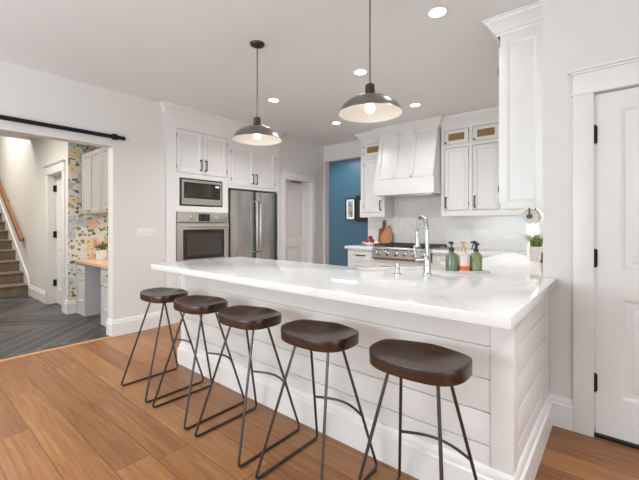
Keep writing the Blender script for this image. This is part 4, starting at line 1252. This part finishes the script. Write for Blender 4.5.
# barn door track
bt = thing('barn_door_track', 'black sliding door rail above the wide hall opening', 'door track', (XL, 0.5, 2.2))
bm = NB(); box(bm, XL + 0.035, XL + 0.045, -1.6, 1.715, 2.21, 2.252, 0.002); obj('rail', bm, 'black', bt)
for y in (-0.9, -0.3, 0.3, 0.9, 1.45):
    bm = NB(); cyl(bm, (XL + 0.0005, y, 2.231), (XL + 0.035, y, 2.231), 0.012, seg=14); cyl(bm, (XL + 0.045, y, 2.231), (XL + 0.052, y, 2.231), 0.011, seg=6); obj('bolt', bm, 'black', bt)
bm = NB(); box(bm, XL + 0.026, XL + 0.062, 1.575, 1.625, 2.200, 2.262, 0.004); obj('end_stop', bm, 'black', bt)

# pictures in the blue passage
def picture(label, x0, x1, z0, z1, f=0.022):
    T = frame((0, 6.62, 0), (1, 0, 0), (0, -1, 0))
    t = thing('picture_frame', label, 'picture', ((x0 + x1) / 2, 6.62, z0), 'framed pictures in the passage')
    bm = NB()
    for a in ((x0, x0 + f, z0, z1), (x1 - f, x1, z0, z1), (x0 + f, x1 - f, z0, z0 + f), (x0 + f, x1 - f, z1 - f, z1)): box(bm, a[0], a[1], 0.001, 0.03, a[2], a[3], 0.002, T)
    obj('frame', bm, 'black', t)
    bm = NB(); box(bm, x0 + f, x1 - f, 0.002, 0.012, z0 + f, z1 - f, 0, T); obj('mat_board', bm, 'paper', t)
    k = f + 0.048
    bm = NB(); box(bm, x0 + k, x1 - k, 0.011, 0.0135, z0 + k, z1 - k, 0, T); obj('print', bm, 'print', t)
picture('small black-framed picture with white mat on the blue wall', -4.765, -4.50, 1.36, 1.85)
picture('black-framed picture on the blue wall partly behind the wall cabinet', -4.485, -4.12, 1.32, 1.90, 0.10)

# ------------------------------------------------------------------ hall: stairs, handrail, desk
sr = thing('staircase', 'carpeted stairs climbing beyond the hall opening', 'staircase', (-8.15, 0.7, 0))
RUN, RISE, SX = 0.33, 0.19, -8.15
for i in range(13):
    bm = NB()
    x1 = SX - i * RUN
    prism(bm, [(x1, 0.0 if i == 0 else i * RISE - 0.02), (x1, (i + 1) * RISE - 0.035), (x1 + 0.022, (i + 1) * RISE - 0.030), (x1 + 0.026, (i + 1) * RISE - 0.012), (x1 + 0.015, (i + 1) * RISE), (x1 - RUN, (i + 1) * RISE), (x1 - RUN, 0.0 if i == 0 else i * RISE - 0.02)], 0.2, HY - 0.022, axis='y')
    obj('step', bm, 'carpet', sr)
bm = NB()
prism(bm, [(-8.13, 0), (-8.13, 0.20), (-8.20, 0.33), (-12.4, 0.33 + 4.2 * RISE / RUN), (-12.4, 4.2 * RISE / RUN - 0.3), (-8.6, 0)], HY - 0.02, HY - 0.001, axis='y'); obj('skirt_board', bm, 'trim', sr)
hr = thing('handrail', 'sloping oak handrail fixed along the stair wall', 'handrail', (-8.4, HY - 0.07, 0.9))
k = 0.565
bm = NB()
def hz(x): return 0.985 + (-8.40 - x) * k
prism(bm, [(-8.40, hz(-8.40) - 0.035), (-8.34, 0.955), (-8.34, 1.0), (-8.40, hz(-8.40) + 0.035), (-11.6, hz(-11.6) + 0.035), (-11.6, hz(-11.6) - 0.035)], HY - 0.095, HY - 0.045, axis='y', bev=0.008)
obj('rail', bm, 'oak', hr)
for x in (-8.55, -9.9, -11.2):
    bm = NB(); tube(bm, fillet([(x, HY - 0.001, hz(x) - 0.08), (x, HY - 0.07, hz(x) - 0.08), (x, HY - 0.07, hz(x) - 0.03)], 0.02, 4), 0.008, 10); box(bm, x - 0.025, x + 0.025, HY - 0.008, HY - 0.001, hz(x) - 0.11, hz(x) - 0.05, 0.003); obj('bracket', bm, 'black', hr)

# desk nook
DY = 1.70
TDK = frame((0, DY, 0), (1, 0, 0), (0, -1, 0))
def desk_base(label, x0, x1, khand):
    t = thing('desk_cabinet', label, 'cabinet', ((x0 + x1) / 2, DY + 0.24, 0))
    bm = NB(); facegrid(bm, TDK, x0, x1, 0.0, 0.718, [(x0 + 0.03, x1 - 0.03, 0.57, 0.70), (x0 + 0.03, x1 - 0.03, 0.15, 0.545)]); obj('face_frame', bm, 'desk_grey', t)
    bm = NB(); box(bm, x0, x1, DY + 0.021, 2.178, 0, 0.718); obj('carcass', bm, 'desk_grey', t)
    bm = NB(); box(bm, x0 + 0.03 + G, x1 - 0.03 - G, -0.02, 0, 0.57 + G, 0.70 - G, 0.002, TDK); d = obj('drawer', bm, 'desk_grey', t); knob(TDK, (x0 + x1) / 2, 0.635, 'brass', d, 0.018)
    bm = NB(); shaker(bm, TDK, x0 + 0.03 + G, x1 - 0.03 - G, 0.15 + G, 0.545 - G, 0.05); d = obj('door', bm, 'desk_grey', t); knob(TDK, (x1 - 0.065) if khand else (x0 + 0.065), 0.50, 'brass', d, 0.018)
desk_base('grey desk cabinet with brass knobs beside the wallpapered wall', -5.945, -5.60, True)
desk_base('grey desk cabinet with brass knobs beside the opening jamb', -5.02, -4.52, False)
bm = NB(); box(bm, NX0 + 0.008, XL - 0.146, 1.675, 2.174, 0.72, 0.76, 0.004)
tag(obj('wooden_countertop', bm, 'oak_light'), 'pale wooden desk top in the wallpapered nook', 'countertop')
uc = thing('hanging_cabinet', 'greige wall cabinet hung above the wooden desk top', 'cabinet', (-5.2, 1.95, 1.40))
UY = 1.76
TUC = frame((0, UY - 0.021, 0), (1, 0, 0), (0, -1, 0))
bm = NB(); box(bm, -5.86, -4.52, UY, 2.180, 1.405, 2.25); obj('carcass', bm, 'greige', uc)
for a, b in ((-5.855, -5.145), (-5.135, -4.525)):
    bm = NB(); shaker(bm, TUC, a, b, 1.41, 2.245, 0.06, mid=(a + b) / 2); d = obj('door', bm, 'greige', uc)
    pull(TUC, (a + b) / 2 - 0.09, 1.445, 0.09, 'brass', d, True)
area_light('desk_light', (-5.1, 1.98, 1.395), (0, 0, 0), 1.0, 0.1, 2.0, (1.0, 0.88, 0.72))
dp = Vector((-5.58, 1.90, 0.7605))
dpl = thing('desk_plant', 'leafy plant in a pale pot on the wooden desk top', 'plant', dp)
bm = NB(); lathe(bm, [(0, 0), (0.06, 0), (0.065, 0.01), (0.075, 0.14), (0.07, 0.14), (0.066, 0.12), (0, 0.12)], dp, 28); obj('pot', bm, 'ceramic', dpl)
bm = NB(); rnd = random.Random(11)
for i in range(70):
    a = rnd.uniform(0, 2 * PI); el = rnd.uniform(0.1, 1.3); d = Vector((math.cos(a) * math.cos(el), math.sin(a) * math.cos(el), math.sin(el)))
    c = dp + Vector((0, 0, 0.13)) + d * rnd.uniform(0.04, 0.12); w = d.cross(Vector((0.2, 0.1, 1))).normalized(); L = rnd.uniform(0.04, 0.065)
    n = d.cross(w) * 0.006
    q = [c - d * L * 0.5, c + w * L * 0.35 + n, c + d * L * 0.6, c - w * L * 0.35 + n]
    vv = [bm.verts.new(p) for p in q]; bm.faces.new((vv[0], vv[1], vv[2])); bm.faces.new((vv[0], vv[2], vv[3]))
obj('leaves', bm, 'leaf', dpl)
